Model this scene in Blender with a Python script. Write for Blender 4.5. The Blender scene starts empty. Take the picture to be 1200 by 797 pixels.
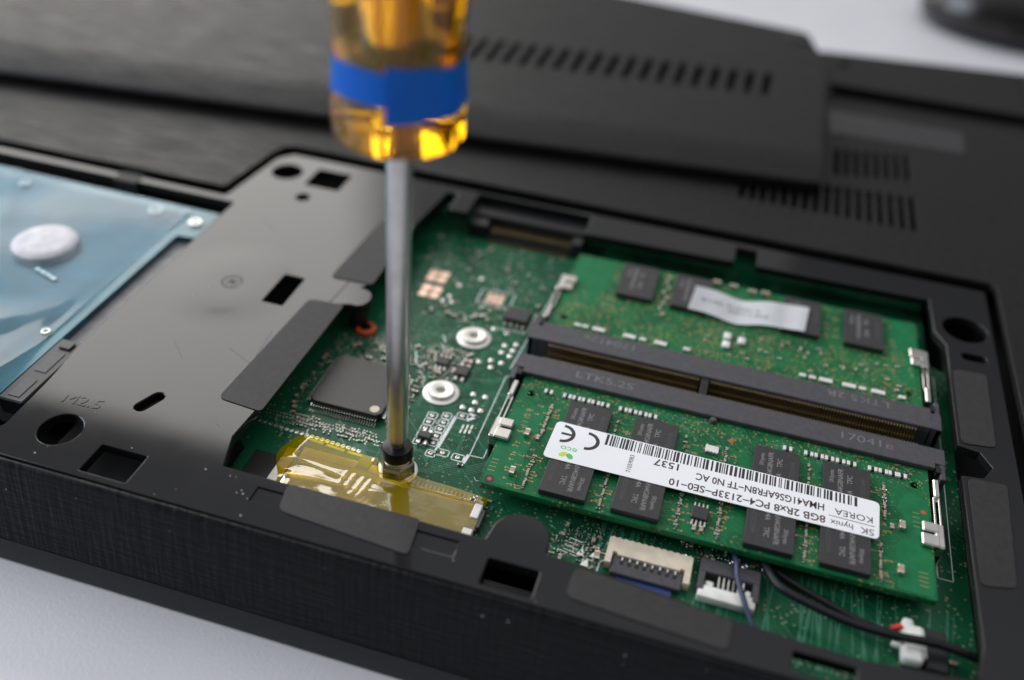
import bpy, bmesh, math, random
from mathutils import Matrix, Vector
from mathutils.geometry import delaunay_2d_cdt
random.seed(11)
S = 0.001                       # everything below is written in millimetres
sc = bpy.context.scene
COL = sc.collection
R = math.radians

# ------------------------------------------------------------------ camera
ROT = [[0.9578532646, 0.2803377697, 0.0626726279],
       [0.2199999381, -0.5756231716, -0.7875645951],
       [-0.1847082852, 0.7681592928, -0.6130368261]]
CAM = Vector((27.969838, -101.195091, 110.140063))
FPX = 1119.6456
cd = bpy.data.cameras.new('camera'); cam = bpy.data.objects.new('camera', cd); COL.objects.link(cam)
m = Matrix(((ROT[0][0], -ROT[1][0], -ROT[2][0], CAM.x * S),
            (ROT[0][1], -ROT[1][1], -ROT[2][1], CAM.y * S),
            (ROT[0][2], -ROT[1][2], -ROT[2][2], CAM.z * S), (0, 0, 0, 1)))
cam.matrix_world = m
cd.sensor_fit = 'HORIZONTAL'; cd.sensor_width = 36; cd.lens = FPX / 1200 * 36
cd.clip_start = 0.002; cd.clip_end = 20
cd.dof.use_dof = True; cd.dof.focus_distance = 0.1545; cd.dof.aperture_fstop = 7.0; cd.dof.aperture_blades = 7
sc.camera = cam

# ------------------------------------------------------------------ world, light, exposure
w = bpy.data.worlds.new('World'); sc.world = w; w.use_nodes = True
# the room: pale ceiling, dimmer walls, darker away from the windows
WN, WL = w.node_tree.nodes, w.node_tree.links
bg = WN['Background']; bg.inputs[0].default_value = (0.94, 0.96, 1.0, 1)
wt = WN.new('ShaderNodeTexCoord'); wx = WN.new('ShaderNodeSeparateXYZ'); WL.new(wt.outputs['Generated'], wx.inputs[0])
def wmap(src, a, b, c, d):
    r = WN.new('ShaderNodeMapRange'); r.interpolation_type = 'SMOOTHSTEP'; WL.new(src, r.inputs[0])
    for k, q in enumerate((a, b, c, d)): r.inputs[k + 1].default_value = q
    return r.outputs[0]
wmul = WN.new('ShaderNodeMath'); wmul.operation = 'MULTIPLY'
WL.new(wmap(wx.outputs[2], 0.45, 0.95, 0.18, 1.02), wmul.inputs[0]); WL.new(wmap(wx.outputs[1], -0.9, 0.1, 0.45, 1.0), wmul.inputs[1])
WL.new(wmul.outputs[0], bg.inputs[1])
def area(name, loc, target, sx, sy, radiance, col):
    l = bpy.data.lights.new(name, 'AREA'); l.shape = 'RECTANGLE'; l.size = sx; l.size_y = sy; l.color = col
    l.energy = radiance * math.pi * sx * sy
    o = bpy.data.objects.new(name, l); COL.objects.link(o)
    o.location = loc
    o.rotation_euler = (Vector(target) - Vector(loc)).to_track_quat('-Z', 'Y').to_euler()
    return o
# the daylight window behind the table, to the left of the view
win = area('window_light', (-0.78, 1.0, 0.655), (-0.78, 0.0, 0.655), 1.80, 1.03, 5.3, (1.0, 0.972, 0.925))
# paler towards the sky above, dimmer street below; its right part is a dim strip added to lift reflections
win.data.use_nodes = True
LN, LL = win.data.node_tree.nodes, win.data.node_tree.links
em = LN['Emission']; pg = LN.new('ShaderNodeNewGeometry'); px = LN.new('ShaderNodeSeparateXYZ'); LL.new(pg.outputs['Position'], px.inputs[0])
def lmap(src, a, b, c, d):
    r = LN.new('ShaderNodeMapRange'); r.interpolation_type = 'SMOOTHSTEP'; LL.new(src, r.inputs[0])
    for k, q in enumerate((a, b, c, d)): r.inputs[k + 1].default_value = q
    return r.outputs[0]
lm = LN.new('ShaderNodeMath'); lm.operation = 'MULTIPLY'
LL.new(lmap(px.outputs[2], 0.15, 1.0, 0.62, 1.0), lm.inputs[0]); LL.new(lmap(px.outputs[0], -0.52, -0.38, 1.0, 0.08), lm.inputs[1]); LL.new(lm.outputs[0], em.inputs['Strength'])
# a second, cooler window on the left
area('side_window_light', (-1.15, -0.05, 0.62), (0.0, -0.05, 0.62), 0.95, 0.95, 6.2, (0.80, 0.87, 1.0))
sc.view_settings.view_transform = 'Standard'; sc.view_settings.look = 'None'
sc.view_settings.exposure = 0.0; sc.view_settings.gamma = 1.0; sc.view_settings.use_curve_mapping = False
sc.render.engine = 'CYCLES'
sc.cycles.use_denoising = True
sc.cycles.max_bounces = 14; sc.cycles.transmission_bounces = 12; sc.cycles.transparent_max_bounces = 12
sc.cycles.sample_clamp_indirect = 6.0
sc.cycles.caustics_refractive = True; sc.cycles.caustics_reflective = False

# ------------------------------------------------------------------ materials
def nt(name):
    mt = bpy.data.materials.new(name); mt.use_nodes = True
    return mt, mt.node_tree.nodes, mt.node_tree.links, mt.node_tree.nodes['Principled BSDF']
def coords(N, L, sx=1, sy=1, sz=1):
    t = N.new('ShaderNodeTexCoord'); mp = N.new('ShaderNodeMapping'); mp.inputs['Scale'].default_value = (sx, sy, sz)
    L.new(t.outputs['Object'], mp.inputs['Vector']); return mp.outputs[0]
def noise(N, L, vec, scale, detail=2.0, rough=0.5):
    n = N.new('ShaderNodeTexNoise'); n.inputs['Scale'].default_value = scale; n.inputs['Detail'].default_value = detail
    n.inputs['Roughness'].default_value = rough
    L.new(vec, n.inputs['Vector']); return n.outputs['Fac']
def ramp(N, L, fac, stops):
    r = N.new('ShaderNodeValToRGB'); L.new(fac, r.inputs[0]); e = r.color_ramp.elements
    while len(e) < len(stops): e.new(0.5)
    for k, (p, c) in enumerate(stops):
        e[k].position = p; e[k].color = (c[0], c[1], c[2], 1) if isinstance(c, tuple) else (c, c, c, 1)
    return r.outputs[0]
def bump(N, L, b, height, strength, dist):
    n = N.new('ShaderNodeBump'); n.inputs['Strength'].default_value = strength; n.inputs['Distance'].default_value = dist
    L.new(height, n.inputs['Height']); L.new(n.outputs[0], b.inputs['Normal']); return n
def plain(name, c, rough=0.5, metal=0.0, grain=0.0, gscale=3000, vary=0.15, spec=0.5):
    mt, N, L, b = nt(name)
    b.inputs['Roughness'].default_value = rough; b.inputs['Metallic'].default_value = metal
    b.inputs['Specular IOR Level'].default_value = spec
    v = coords(N, L); f = noise(N, L, v, gscale * 0.15, 4)
    L.new(ramp(N, L, f, [(0.3, tuple(x * (1 - vary) for x in c)), (0.7, tuple(min(1, x * (1 + vary)) for x in c))]), b.inputs['Base Color'])
    if grain: bump(N, L, b, noise(N, L, v, gscale, 3), grain, 0.0001)
    return mt
M = {}
def mk_frame():
    mt, N, L, b = nt('frame_plastic'); v = coords(N, L)
    b.inputs['Base Color'].default_value = (0.0105, 0.0103, 0.0108, 1)
    f = noise(N, L, v, 160, 5, 0.6)
    r = N.new('ShaderNodeMapRange'); L.new(f, r.inputs[0]); r.inputs[1].default_value = 0.3; r.inputs[2].default_value = 0.7
    r.inputs[3].default_value = 0.055; r.inputs[4].default_value = 0.085; L.new(r.outputs[0], b.inputs['Roughness'])
    b.inputs['IOR'].default_value = 1.38
    def mad(x, k, c):
        a = N.new('ShaderNodeMath'); a.operation = 'MULTIPLY_ADD'; L.new(x, a.inputs[0]); a.inputs[1].default_value = k
        if c is None: a.inputs[2].default_value = 0
        else: L.new(c, a.inputs[2])
        return a.outputs[0]
    # heights in metres: fine grain, slight moulding waviness, and the bulge round the stamped mark
    h = mad(noise(N, L, v, 7000, 2), 2.5e-7, None); h = mad(noise(N, L, v, 60, 2), 2.0e-5, h)
    t = N.new('ShaderNodeTexCoord'); d = N.new('ShaderNodeVectorMath'); d.operation = 'DISTANCE'
    L.new(t.outputs['Object'], d.inputs[0]); d.inputs[1].default_value = (-0.0604, 0.0319, 0.0025)
    q = N.new('ShaderNodeMapRange'); q.interpolation_type = 'SMOOTHSTEP'; L.new(d.outputs['Value'], q.inputs[0])
    for k, z in enumerate((0.0035, 0.015, 1.0, 0.0)): q.inputs[k + 1].default_value = z
    h = mad(q.outputs[0], 5.5e-4, h)
    bump(N, L, b, h, 1.0, 1.0)
    return mt
M['frame'] = mk_frame()
def mk_linen(name, along, base, rough, st):
    mt, N, L, b = nt(name)
    b.inputs['Roughness'].default_value = rough; b.inputs['Specular IOR Level'].default_value = 0.25 if along == 'deck' else 0.13
    if along == 'deck':
        va, vb = coords(N, L, 0.06, 1, 1), coords(N, L, 0.6, 0.6, 0.6)
        h1, h2 = noise(N, L, va, 1400, 3), noise(N, L, vb, 900, 3)
    else:
        va, vb = coords(N, L, 1, 0.09, 0.09), coords(N, L, 0.10, 1, 1)
        h1, h2 = noise(N, L, va, 1250, 2), noise(N, L, vb, 1300, 2)
    a = N.new('ShaderNodeMath'); a.operation = 'ADD'
    L.new(ramp(N, L, h1, [(0.38, 0.0), (0.62, 1.0)]), a.inputs[0]); L.new(ramp(N, L, h2, [(0.38, 0.0), (0.62, 1.0)]), a.inputs[1])
    L.new(ramp(N, L, h1, [(0.35, rough * 0.8), (0.65, rough * 1.2)]), b.inputs['Roughness'])
    L.new(ramp(N, L, h1, [(0.3, tuple(x * 0.8 for x in base)), (0.7, tuple(x * 1.2 for x in base))]), b.inputs['Base Color'])
    bump(N, L, b, a.outputs[0], st, 0.00012)
    return mt
M['deck'] = mk_linen('deck_plastic', 'deck', (0.0085, 0.0078, 0.0074), 0.54, 0.5)
M['linen'] = mk_linen('linen_plastic', 'front', (0.0085, 0.009, 0.0100), 0.5, 0.65)
M['lid'] = plain('lid_plastic', (0.012, 0.012, 0.013), 0.45, grain=0.4, gscale=2500)
M['black'] = plain('black_plastic', (0.010, 0.010, 0.011), 0.4)
M['inside'] = plain('inner_black', (0.004, 0.004, 0.004), 0.6)
M['slot'] = plain('slot_plastic', (0.060, 0.056, 0.064), 0.5, grain=0.15, gscale=6000)
M['slot_text'] = plain('slot_lettering', (0.16, 0.155, 0.16), 0.6)
M['foam'] = plain('foam_tape', (0.019, 0.0175, 0.0175), 0.62, grain=0.8, gscale=5000, vary=0.25)
M['chip'] = plain('chip_epoxy', (0.028, 0.026, 0.027), 0.42, grain=0.18, gscale=9000)
M['chip_text'] = plain('laser_marking', (0.21, 0.20, 0.195), 0.7)
M['chip_dim'] = plain('dim_laser_marking', (0.075, 0.072, 0.072), 0.7)
M['qfp'] = plain('controller_epoxy', (0.026, 0.024, 0.022), 0.40, grain=0.2, gscale=9000)
M['sticker'] = plain('sticker_paper', (0.88, 0.88, 0.89), 0.42, vary=0.01)
M['ink'] = plain('black_ink', (0.022, 0.020, 0.026), 0.5)
M['brown_ink'] = plain('brown_ink', (0.065, 0.035, 0.038), 0.5)
M['eco'] = plain('green_ink', (0.10, 0.52, 0.14), 0.5)
M['eco2'] = plain('yellow_ink', (0.62, 0.78, 0.05), 0.5)
M['steel'] = plain('bright_steel', (0.72, 0.69, 0.64), 0.24, 1.0, vary=0.08)
M['chrome'] = plain('worn_chrome', (0.62, 0.61, 0.60), 0.36, 1.0, grain=0.08, gscale=2500, vary=0.1)
M['tin'] = plain('tin_solder', (0.74, 0.72, 0.67), 0.30, 1.0, vary=0.2, gscale=9000)
M['solder'] = plain('dull_solder', (0.52, 0.51, 0.47), 0.42, 1.0, vary=0.3, gscale=9000)
M['pad'] = plain('standoff_tin', (0.83, 0.80, 0.74), 0.42, 0.65, grain=0.15, gscale=3000)
M['satin_white'] = plain('satin_white', (0.66, 0.65, 0.67), 0.5, spec=0.2)
M['worn'] = plain('worn_plastic', (0.085, 0.075, 0.066), 0.7, vary=0.4, gscale=9000)
M['brass'] = plain('nickel_brass', (0.62, 0.55, 0.44), 0.22, 1.0)
M['goldpin'] = plain('gold_pin', (0.44, 0.33, 0.18), 0.42, 1.0)
M['copper'] = plain('copper_pad', (0.80, 0.56, 0.44), 0.30, 0.9, vary=0.2, gscale=6000)
M['tan'] = plain('tan_via', (0.42, 0.27, 0.11), 0.45, 0.4)
M['cap'] = plain('capacitor_brown', (0.42, 0.31, 0.20), 0.5)
M['res'] = plain('resistor_black', (0.015, 0.015, 0.017), 0.4)
M['white'] = plain('white_ceramic', (0.78, 0.75, 0.72), 0.4)
M['silk'] = plain('silkscreen_white', (0.72, 0.76, 0.72), 0.5)
M['ivory'] = plain('ivory_nylon', (0.70, 0.60, 0.46), 0.45)
M['nylon'] = plain('white_nylon', (0.78, 0.78, 0.72), 0.4)
M['blue'] = plain('blue_ribbon', (0.012, 0.03, 0.13), 0.35)
M['wire'] = plain('black_wire', (0.008, 0.008, 0.010), 0.42, spec=0.3)
M['bluewire'] = plain('blue_grey_wire', (0.035, 0.042, 0.095), 0.4)
M['red'] = plain('red_wire', (0.55, 0.03, 0.02), 0.4)
M['orange'] = plain('orange_ring', (0.55, 0.075, 0.02), 0.45)
M['alu'] = plain('cast_aluminium', (0.30, 0.30, 0.31), 0.55, 0.3, grain=0.1)
M['ferrule'] = plain('burnished_black', (0.030, 0.028, 0.027), 0.28, 0.7)
M['dust'] = plain('pale_dust', (0.6, 0.6, 0.62), 0.7)
M['label'] = plain('label_film', (0.034, 0.031, 0.032), 0.30)
M['mouse'] = plain('glossy_black', (0.012, 0.010, 0.009), 0.22)
M['bluetape'] = plain('blue_vinyl', (0.016, 0.24, 0.92), 0.36, grain=0.05, gscale=900, vary=0.06, spec=0.25)
def mk_desk():
    mt, N, L, b = nt('desk_laminate'); v = coords(N, L)
    L.new(ramp(N, L, noise(N, L, v, 40, 4), [(0.3, (0.635, 0.625, 0.645)), (0.7, (0.675, 0.665, 0.685))]), b.inputs['Base Color'])
    b.inputs['Roughness'].default_value = 0.33
    bump(N, L, b, noise(N, L, v, 1500, 3), 0.35, 0.0002); return mt
M['desk'] = mk_desk()
def mk_pcb(name, dark, light, viacol, rough, vias, scale):
    """solder mask over copper: pours and traces a shade apart, tan vias"""
    mt, N, L, b = nt(name); v = coords(N, L)
    b.inputs['Roughness'].default_value = rough; b.inputs['Specular IOR Level'].default_value = 0.18
    f = noise(N, L, v, 160 * scale, 3, 0.6)
    base = ramp(N, L, f, [(0.44, dark), (0.50, light)])
    wv = N.new('ShaderNodeTexWave'); wv.inputs['Scale'].default_value = 520 * scale; wv.inputs['Distortion'].default_value = 9
    wv.inputs['Detail'].default_value = 1.5; wv.inputs['Detail Scale'].default_value = 0.7; L.new(v, wv.inputs['Vector'])
    wv.bands_direction = 'DIAGONAL'
    mix = N.new('ShaderNodeMix'); mix.data_type = 'RGBA'
    g = ramp(N, L, wv.outputs['Fac'], [(0.80, 0.0), (0.9, 0.55)])
    L.new(g, mix.inputs[0]); L.new(base, mix.inputs[6]); mix.inputs[7].default_value = (light[0] * 1.35, light[1] * 1.25, light[2] * 1.3, 1)
    vo = N.new('ShaderNodeTexVoronoi'); vo.inputs['Scale'].default_value = 1150 * scale; L.new(v, vo.inputs['Vector'])
    near = ramp(N, L, vo.outputs['Distance'], [(0.20, 1.0), (0.27, 0.0)])
    mask = ramp(N, L, noise(N, L, v, 95 * scale, 2), [(0.50 - vias, 0.0), (0.56 - vias, 1.0)])
    mu = N.new('ShaderNodeMath'); mu.operation = 'MULTIPLY'; L.new(near, mu.inputs[0]); L.new(mask, mu.inputs[1])
    mix2 = N.new('ShaderNodeMix'); mix2.data_type = 'RGBA'
    L.new(mu.outputs[0], mix2.inputs[0]); L.new(mix.outputs[2], mix2.inputs[6]); mix2.inputs[7].default_value = (*viacol, 1)
    L.new(mix2.outputs[2], b.inputs['Base Color'])
    bump(N, L, b, g, 0.25, 0.00003)
    return mt
M['ram_pcb'] = mk_pcb('module_solder_mask', (0.007, 0.090, 0.031), (0.010, 0.134, 0.045), (0.30, 0.24, 0.10), 0.34, 0.03, 1.0)
M['main_pcb'] = mk_pcb('board_solder_mask', (0.005, 0.060, 0.027), (0.009, 0.094, 0.041), (0.20, 0.24, 0.15), 0.30, 0.02, 0.9)
M['plain_pcb'] = plain('solder_mask_pour', (0.009, 0.158, 0.056), 0.33, grain=0.05, gscale=2500, spec=0.22)
M['trace'] = plain('copper_under_mask', (0.020, 0.165, 0.075), 0.33)
M['trace2'] = plain('copper_under_dark_mask', (0.030, 0.170, 0.090), 0.30)
M['hdd_pcb'] = plain('blue_solder_mask', (0.022, 0.15, 0.20), 0.3, gscale=1200, vary=0.25)
def mk_amber():
    mt, N, L, b = nt('amber_acetate')
    b.inputs['Base Color'].default_value = (0.96, 0.60, 0.012, 1); b.inputs['Roughness'].default_value = 0.05
    b.inputs['IOR'].default_value = 1.47; b.inputs['Transmission Weight'].default_value = 0.93
    v = coords(N, L); bump(N, L, b, noise(N, L, v, 260, 3), 0.25, 0.0004)
    ab = N.new('ShaderNodeVolumeAbsorption'); ab.inputs['Color'].default_value = (1.0, 0.57, 0.006, 1); ab.inputs['Density'].default_value = 44
    L.new(ab.outputs[0], N['Material Output'].inputs['Volume']); return mt
M['amber'] = mk_amber()
def mk_film(name, tint, rough, trans, bs, bstr, bd, shine=1.0, low=None):
    """thin clear film: tinted see-through body with a glossy face"""
    mt, N, L, b = nt(name); N.remove(b); v = coords(N, L)
    tr = N.new('ShaderNodeBsdfTransparent'); tr.inputs[0].default_value = (*tint, 1)
    gl = N.new('ShaderNodeBsdfGlossy'); gl.inputs['Roughness'].default_value = rough; gl.inputs[0].default_value = (1, 1, 1, 1)
    df = N.new('ShaderNodeBsdfDiffuse'); df.inputs[0].default_value = (*tint, 1)
    fr = N.new('ShaderNodeFresnel'); fr.inputs[0].default_value = 1.6
    bp = N.new('ShaderNodeBump'); bp.inputs['Strength'].default_value = bstr; bp.inputs['Distance'].default_value = bd
    L.new(noise(N, L, v, bs, 3), bp.inputs['Height'])
    for n in (gl, df, fr): L.new(bp.outputs[0], n.inputs['Normal'])
    m1 = N.new('ShaderNodeMixShader'); m1.inputs[0].default_value = trans; L.new(tr.outputs[0], m1.inputs[1]); L.new(df.outputs[0], m1.inputs[2])
    m2 = N.new('ShaderNodeMixShader'); mul = N.new('ShaderNodeMath'); mul.operation = 'MULTIPLY'; mul.inputs[1].default_value = shine
    L.new(fr.outputs[0], mul.inputs[0]); mul.use_clamp = True
    if low is not None: L.new(ramp(N, L, noise(N, L, v, 30, 2), [(0.42, low), (0.60, shine)]), mul.inputs[1])   # clings in places, lifts in others
    L.new(mul.outputs[0], m2.inputs[0]); L.new(m1.outputs[0], m2.inputs[1]); L.new(gl.outputs[0], m2.inputs[2])
    L.new(m2.outputs[0], N['Material Output'].inputs['Surface']); return mt
M['kapton'] = mk_film('yellow_polyimide', (0.98, 0.74, 0.002), 0.05, 0.16, 500, 0.12, 0.0002, 1.7)
M['film'] = mk_film('clear_film', (0.62, 0.76, 0.84), 0.10, 0.05, 16, 0.6, 0.002, 0.50, 0.17)
M['ffc'] = plain('brown_ribbon', (0.16, 0.115, 0.075), 0.55, grain=0.1)
M['tail'] = plain('pale_pads', (0.84, 0.80, 0.66), 0.5)

# ------------------------------------------------------------------ mesh helpers (millimetres in, metres out)
def link(name, me, mats, parent=None, loc=None, rot=0.0):
    if mats is not None:
        for q in (mats if isinstance(mats, (list, tuple)) else [mats]): me.materials.append(M[q])
    o = bpy.data.objects.new(name, me); COL.objects.link(o)
    if loc is not None: o.location = Vector(loc) * S
    o.rotation_euler.z = rot
    adopt(o, parent); return o
def adopt(o, parent):
    if parent is not None:
        o.parent = parent
        if parent.type == 'EMPTY': o.matrix_parent_inverse = Matrix.LocRotScale(parent.location, parent.rotation_euler, None).inverted()
        else: o.matrix_parent_inverse = Matrix.Translation(parent.location).inverted()
def thing(name, loc, label, cat, group=None, rot=(0, 0, 0)):
    o = bpy.data.objects.new(name, None); COL.objects.link(o); o.location = Vector(loc) * S; o.rotation_euler = rot
    o.empty_display_size = 0.005; tag(o, label, cat, group); return o
def tag(o, label, cat, group=None, kind=None):
    o['label'] = label; o['category'] = cat
    if group: o['group'] = group
    if kind: o['kind'] = kind
def finish(bm, smooth=0):
    me = bpy.data.meshes.new('m'); bm.to_mesh(me); bm.free(); me.transform(Matrix.Scale(S, 4))
    if smooth:
        for p in me.polygons: p.use_smooth = True
        me.set_sharp_from_angle(angle=R(smooth))
    return me
def box(bm, x0, x1, y0, y1, z0, z1, bev=0.0, mi=0, seg=1):
    r = bmesh.ops.create_cube(bm, size=1.0)['verts']
    for v in r: v.co = Vector(((x0 + x1) / 2 + v.co.x * (x1 - x0), (y0 + y1) / 2 + v.co.y * (y1 - y0), (z0 + z1) / 2 + v.co.z * (z1 - z0)))
    fs = list({f for v in r for f in v.link_faces})
    for f in fs: f.material_index = mi
    if bev:
        es = list({e for v in r for e in v.link_edges})
        q = bmesh.ops.bevel(bm, geom=es, offset=bev, segments=seg, affect='EDGES', profile=0.5)
        fs = list(set(q['faces']) | {f for f in fs if f.is_valid})
    for f in fs: f.material_index = mi
def cyl(bm, x, y, z0, z1, r0, r1=None, n=24, mi=0, cap=True):
    r1 = r0 if r1 is None else r1
    a = [bm.verts.new((x + r0 * math.cos(2 * math.pi * k / n), y + r0 * math.sin(2 * math.pi * k / n), z0)) for k in range(n)]
    b = [bm.verts.new((x + r1 * math.cos(2 * math.pi * k / n), y + r1 * math.sin(2 * math.pi * k / n), z1)) for k in range(n)]
    for k in range(n): bm.faces.new((a[k], a[(k + 1) % n], b[(k + 1) % n], b[k])).material_index = mi
    if cap:
        bm.faces.new(b).material_index = mi; bm.faces.new(a[::-1]).material_index = mi
def lathe(bm, x, y, prof, n=40, mi=0):
    rings = [[bm.verts.new((x + r * math.cos(2 * math.pi * k / n), y + r * math.sin(2 * math.pi * k / n), z)) for k in range(n)] for r, z in prof]
    for a, b in zip(rings, rings[1:]):
        for k in range(n): bm.faces.new((a[k], a[(k + 1) % n], b[(k + 1) % n], b[k])).material_index = mi
def tube(bm, pts, r, n=10, mi=0):
    pts = [Vector(p) for p in pts]; rings = []
    for i, p in enumerate(pts):
        t = (pts[min(i + 1, len(pts) - 1)] - pts[max(i - 1, 0)]).normalized()
        u = t.cross(Vector((0, 0, 1)))
        u = u.normalized() if u.length > 1e-4 else Vector((1, 0, 0)); v = u.cross(t)
        rings.append([bm.verts.new(p + r * (math.cos(2 * math.pi * k / n) * u + math.sin(2 * math.pi * k / n) * v)) for k in range(n)])
    for a, b in zip(rings, rings[1:]):
        for k in range(n): bm.faces.new((a[k], a[(k + 1) % n], b[(k + 1) % n], b[k])).material_index = mi
    bm.faces.new(rings[0][::-1]); bm.faces.new(rings[-1])
def spline(pts, n=8):
    P = [Vector(p) for p in pts]; P = [2 * P[0] - P[1]] + P + [2 * P[-1] - P[-2]]; out = []
    for i in range(1, len(P) - 2):
        for k in range(n):
            t = k / n; a, b, c, d = P[i - 1:i + 3]
            out.append(0.5 * ((2 * b) + (c - a) * t + (2 * a - 5 * b + 4 * c - d) * t * t + (3 * b - a - 3 * c + d) * t ** 3))
    out.append(P[-2]); return out
def ribbon(bm, pts, wd, z, mi=0):
    """a flat strip along a polyline (printed line or trace)"""
    for (xa, ya), (xb, yb) in zip(pts, pts[1:]):
        d = Vector((xb - xa, yb - ya)); l = d.length
        if l < 1e-6: continue
        n = Vector((-d.y, d.x)) / l * wd / 2; e = d / l * wd / 2
        f = bm.faces.new([bm.verts.new((q.x, q.y, z)) for q in (Vector((xa, ya)) - n - e, Vector((xb, yb)) - n + e, Vector((xb, yb)) + n + e, Vector((xa, ya)) + n - e)])
        f.material_index = mi
def disc(bm, x, y, z, rx, ry=None, n=10, rot=0.0, mi=0):
    ry = rx if ry is None else ry; c, s = math.cos(rot), math.sin(rot)
    f = bm.faces.new([bm.verts.new((x + rx * math.cos(t) * c - ry * math.sin(t) * s, y + rx * math.cos(t) * s + ry * math.sin(t) * c, z)) for t in (2 * math.pi * k / n for k in range(n))])
    f.material_index = mi
def circ(x, y, rx, ry=None, n=28, rot=0.0):
    ry = rx if ry is None else ry; c, s = math.cos(rot), math.sin(rot)
    return [(x + rx * math.cos(t) * c - ry * math.sin(t) * s, y + rx * math.cos(t) * s + ry * math.sin(t) * c) for t in (2 * math.pi * k / n for k in range(n))]
def rect(x0, x1, y0, y1): return [(x0, y0), (x1, y0), (x1, y1), (x0, y1)]
def rnd(pts, r, n=5):
    """round the corners of a polygon"""
    out = []; k = len(pts)
    for i in range(k):
        p, a, b = Vector(pts[i]), Vector(pts[i - 1]), Vector(pts[(i + 1) % k])
        da, db = a - p, b - p; rr = r[i] if isinstance(r, (list, tuple)) else r
        d = min(rr, da.length * 0.48, db.length * 0.48)
        if d < 1e-3: out.append(tuple(p)); continue
        s, e = p + da.normalized() * d, p + db.normalized() * d
        for j in range(n + 1):
            t = j / n; out.append(tuple((1 - t) ** 2 * s + 2 * t * (1 - t) * p + t * t * e))
    return out
def curve_mesh(cu):
    o = bpy.data.objects.new('tmp', cu); COL.objects.link(o); dg = bpy.context.evaluated_depsgraph_get()
    me = bpy.data.meshes.new_from_object(o.evaluated_get(dg)); bpy.data.objects.remove(o); bpy.data.curves.remove(cu)
    me.materials.clear(); return me
def clean(lp):
    out = []
    for p in lp:
        p = Vector((p[0], p[1]))
        if not out or (p - out[-1]).length > 0.02: out.append(p)
    if (out[0] - out[-1]).length < 0.02: out.pop()
    return out
def inset(lp, d):
    """shift a loop to its left by d, mitred"""
    out = []; k = len(lp)
    for i in range(k):
        a, p, b = lp[i - 1], lp[i], lp[(i + 1) % k]
        u, v = (p - a).normalized(), (b - p).normalized(); n0, n1 = Vector((-u.y, u.x)), Vector((-v.y, v.x))
        m = n0 + n1; m = m.normalized() if m.length > 1e-5 else n0
        out.append(p + m * (d / max(0.5, m.dot(n0))))
    return out
def slab_mesh(loops, z0, z1, bev=0.0, res=1, smooth=35):
    """a flat plate with holes and rounded edges"""
    L = []
    for q, lp in enumerate(loops):
        lp = clean(lp); ar = sum(a.x * b.y - b.x * a.y for a, b in zip(lp, lp[1:] + lp[:1]))
        if (ar > 0) != (q == 0): lp.reverse()
        L.append(lp)
    bm = bmesh.new()
    n = res + 1 if bev else 0
    steps = [(bev * (1 - math.cos(math.pi / 2 * k / n)), bev * math.sin(math.pi / 2 * k / n)) for k in range(1, n + 1)] if bev else []
    levels = [(d, z0 + bev - h) for d, h in reversed(steps)] + [(0.0, z0 + bev), (0.0, z1 - bev)] + [(d, z1 - bev + h) for d, h in steps]
    rings = []
    for d, z in levels: rings.append([[bm.verts.new((p.x, p.y, z)) for p in (inset(lp, d) if d else lp)] for lp in L])
    for A, B in zip(rings, rings[1:]):
        for a, b in zip(A, B):
            for k in range(len(a)): bm.faces.new((a[k], a[(k + 1) % len(a)], b[(k + 1) % len(a)], b[k]))
    for ring, up in ((rings[-1], True), (rings[0], False)):
        vs = [v for lp in ring for v in lp]; ed = []; o = 0
        for lp in ring:
            ed += [(o + k, o + (k + 1) % len(lp)) for k in range(len(lp))]; o += len(lp)
        co, _, fs, oid, _, _ = delaunay_2d_cdt([v.co.xy for v in vs], ed, [], 0, 1e-5)
        pl = [[v.co.xy for v in lp] for lp in ring]
        for f in fs:
            c = (co[f[0]] + co[f[1]] + co[f[2]]) / 3; ins = False
            for lp in pl:
                for a, b in zip(lp, lp[1:] + lp[:1]):
                    if (a.y > c.y) != (b.y > c.y) and c.x < (b.x - a.x) * (c.y - a.y) / (b.y - a.y) + a.x: ins = not ins
            if not ins: continue
            t = [vs[oid[q][0]] for q in f if oid[q]]
            if len(t) == 3 and len(set(t)) == 3:
                try: bm.faces.new(t if up else t[::-1])
                except ValueError: pass
    me = bpy.data.meshes.new('m'); bm.to_mesh(me); bm.free(); me.transform(Matrix.Scale(S, 4))
    if smooth:
        for p in me.polygons: p.use_smooth = True
        me.set_sharp_from_angle(angle=R(smooth))
        at = me.attributes.get('sharp_edge') or me.attributes.new('sharp_edge', 'BOOLEAN', 'EDGE')
        flat = {k for p in me.polygons if abs(p.normal.z) > 0.999 for k in p.edge_keys}
        for e in me.edges:
            if e.key in flat: at.data[e.index].value = True
    return me
def slab(name, loops, z0, z1, mat, parent=None, bev=0.0, res=1, smooth=35):
    return link(name, slab_mesh(loops, z0, z1, bev, res, smooth), mat, parent)
def text_mesh(lines, bold=0.0):
    """lines: (string, x, y, z, size, rotation in degrees, width factor, align, extrude)"""
    bm = bmesh.new()
    for s, x, y, z, size, rot, wx, al, ex in lines:
        cu = bpy.data.curves.new('t', 'FONT'); cu.body = s; cu.size = size; cu.align_x = al; cu.align_y = 'CENTER'; cu.resolution_u = 3; cu.extrude = ex; cu.offset = bold
        me = curve_mesh(cu)
        me.transform(Matrix.Translation((x, y, z)) @ Matrix.Rotation(R(rot), 4, 'Z') @ Matrix.Diagonal((wx, 1, 1, 1)))
        bm.from_mesh(me); bpy.data.meshes.remove(me)
    return finish(bm)

# ------------------------------------------------------------------ the desk
bm = bmesh.new(); box(bm, -900, 900, -500, 900, -48, -18.0, 2)
desk = link('desk', finish(bm), 'desk'); desk['kind'] = 'structure'

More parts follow.
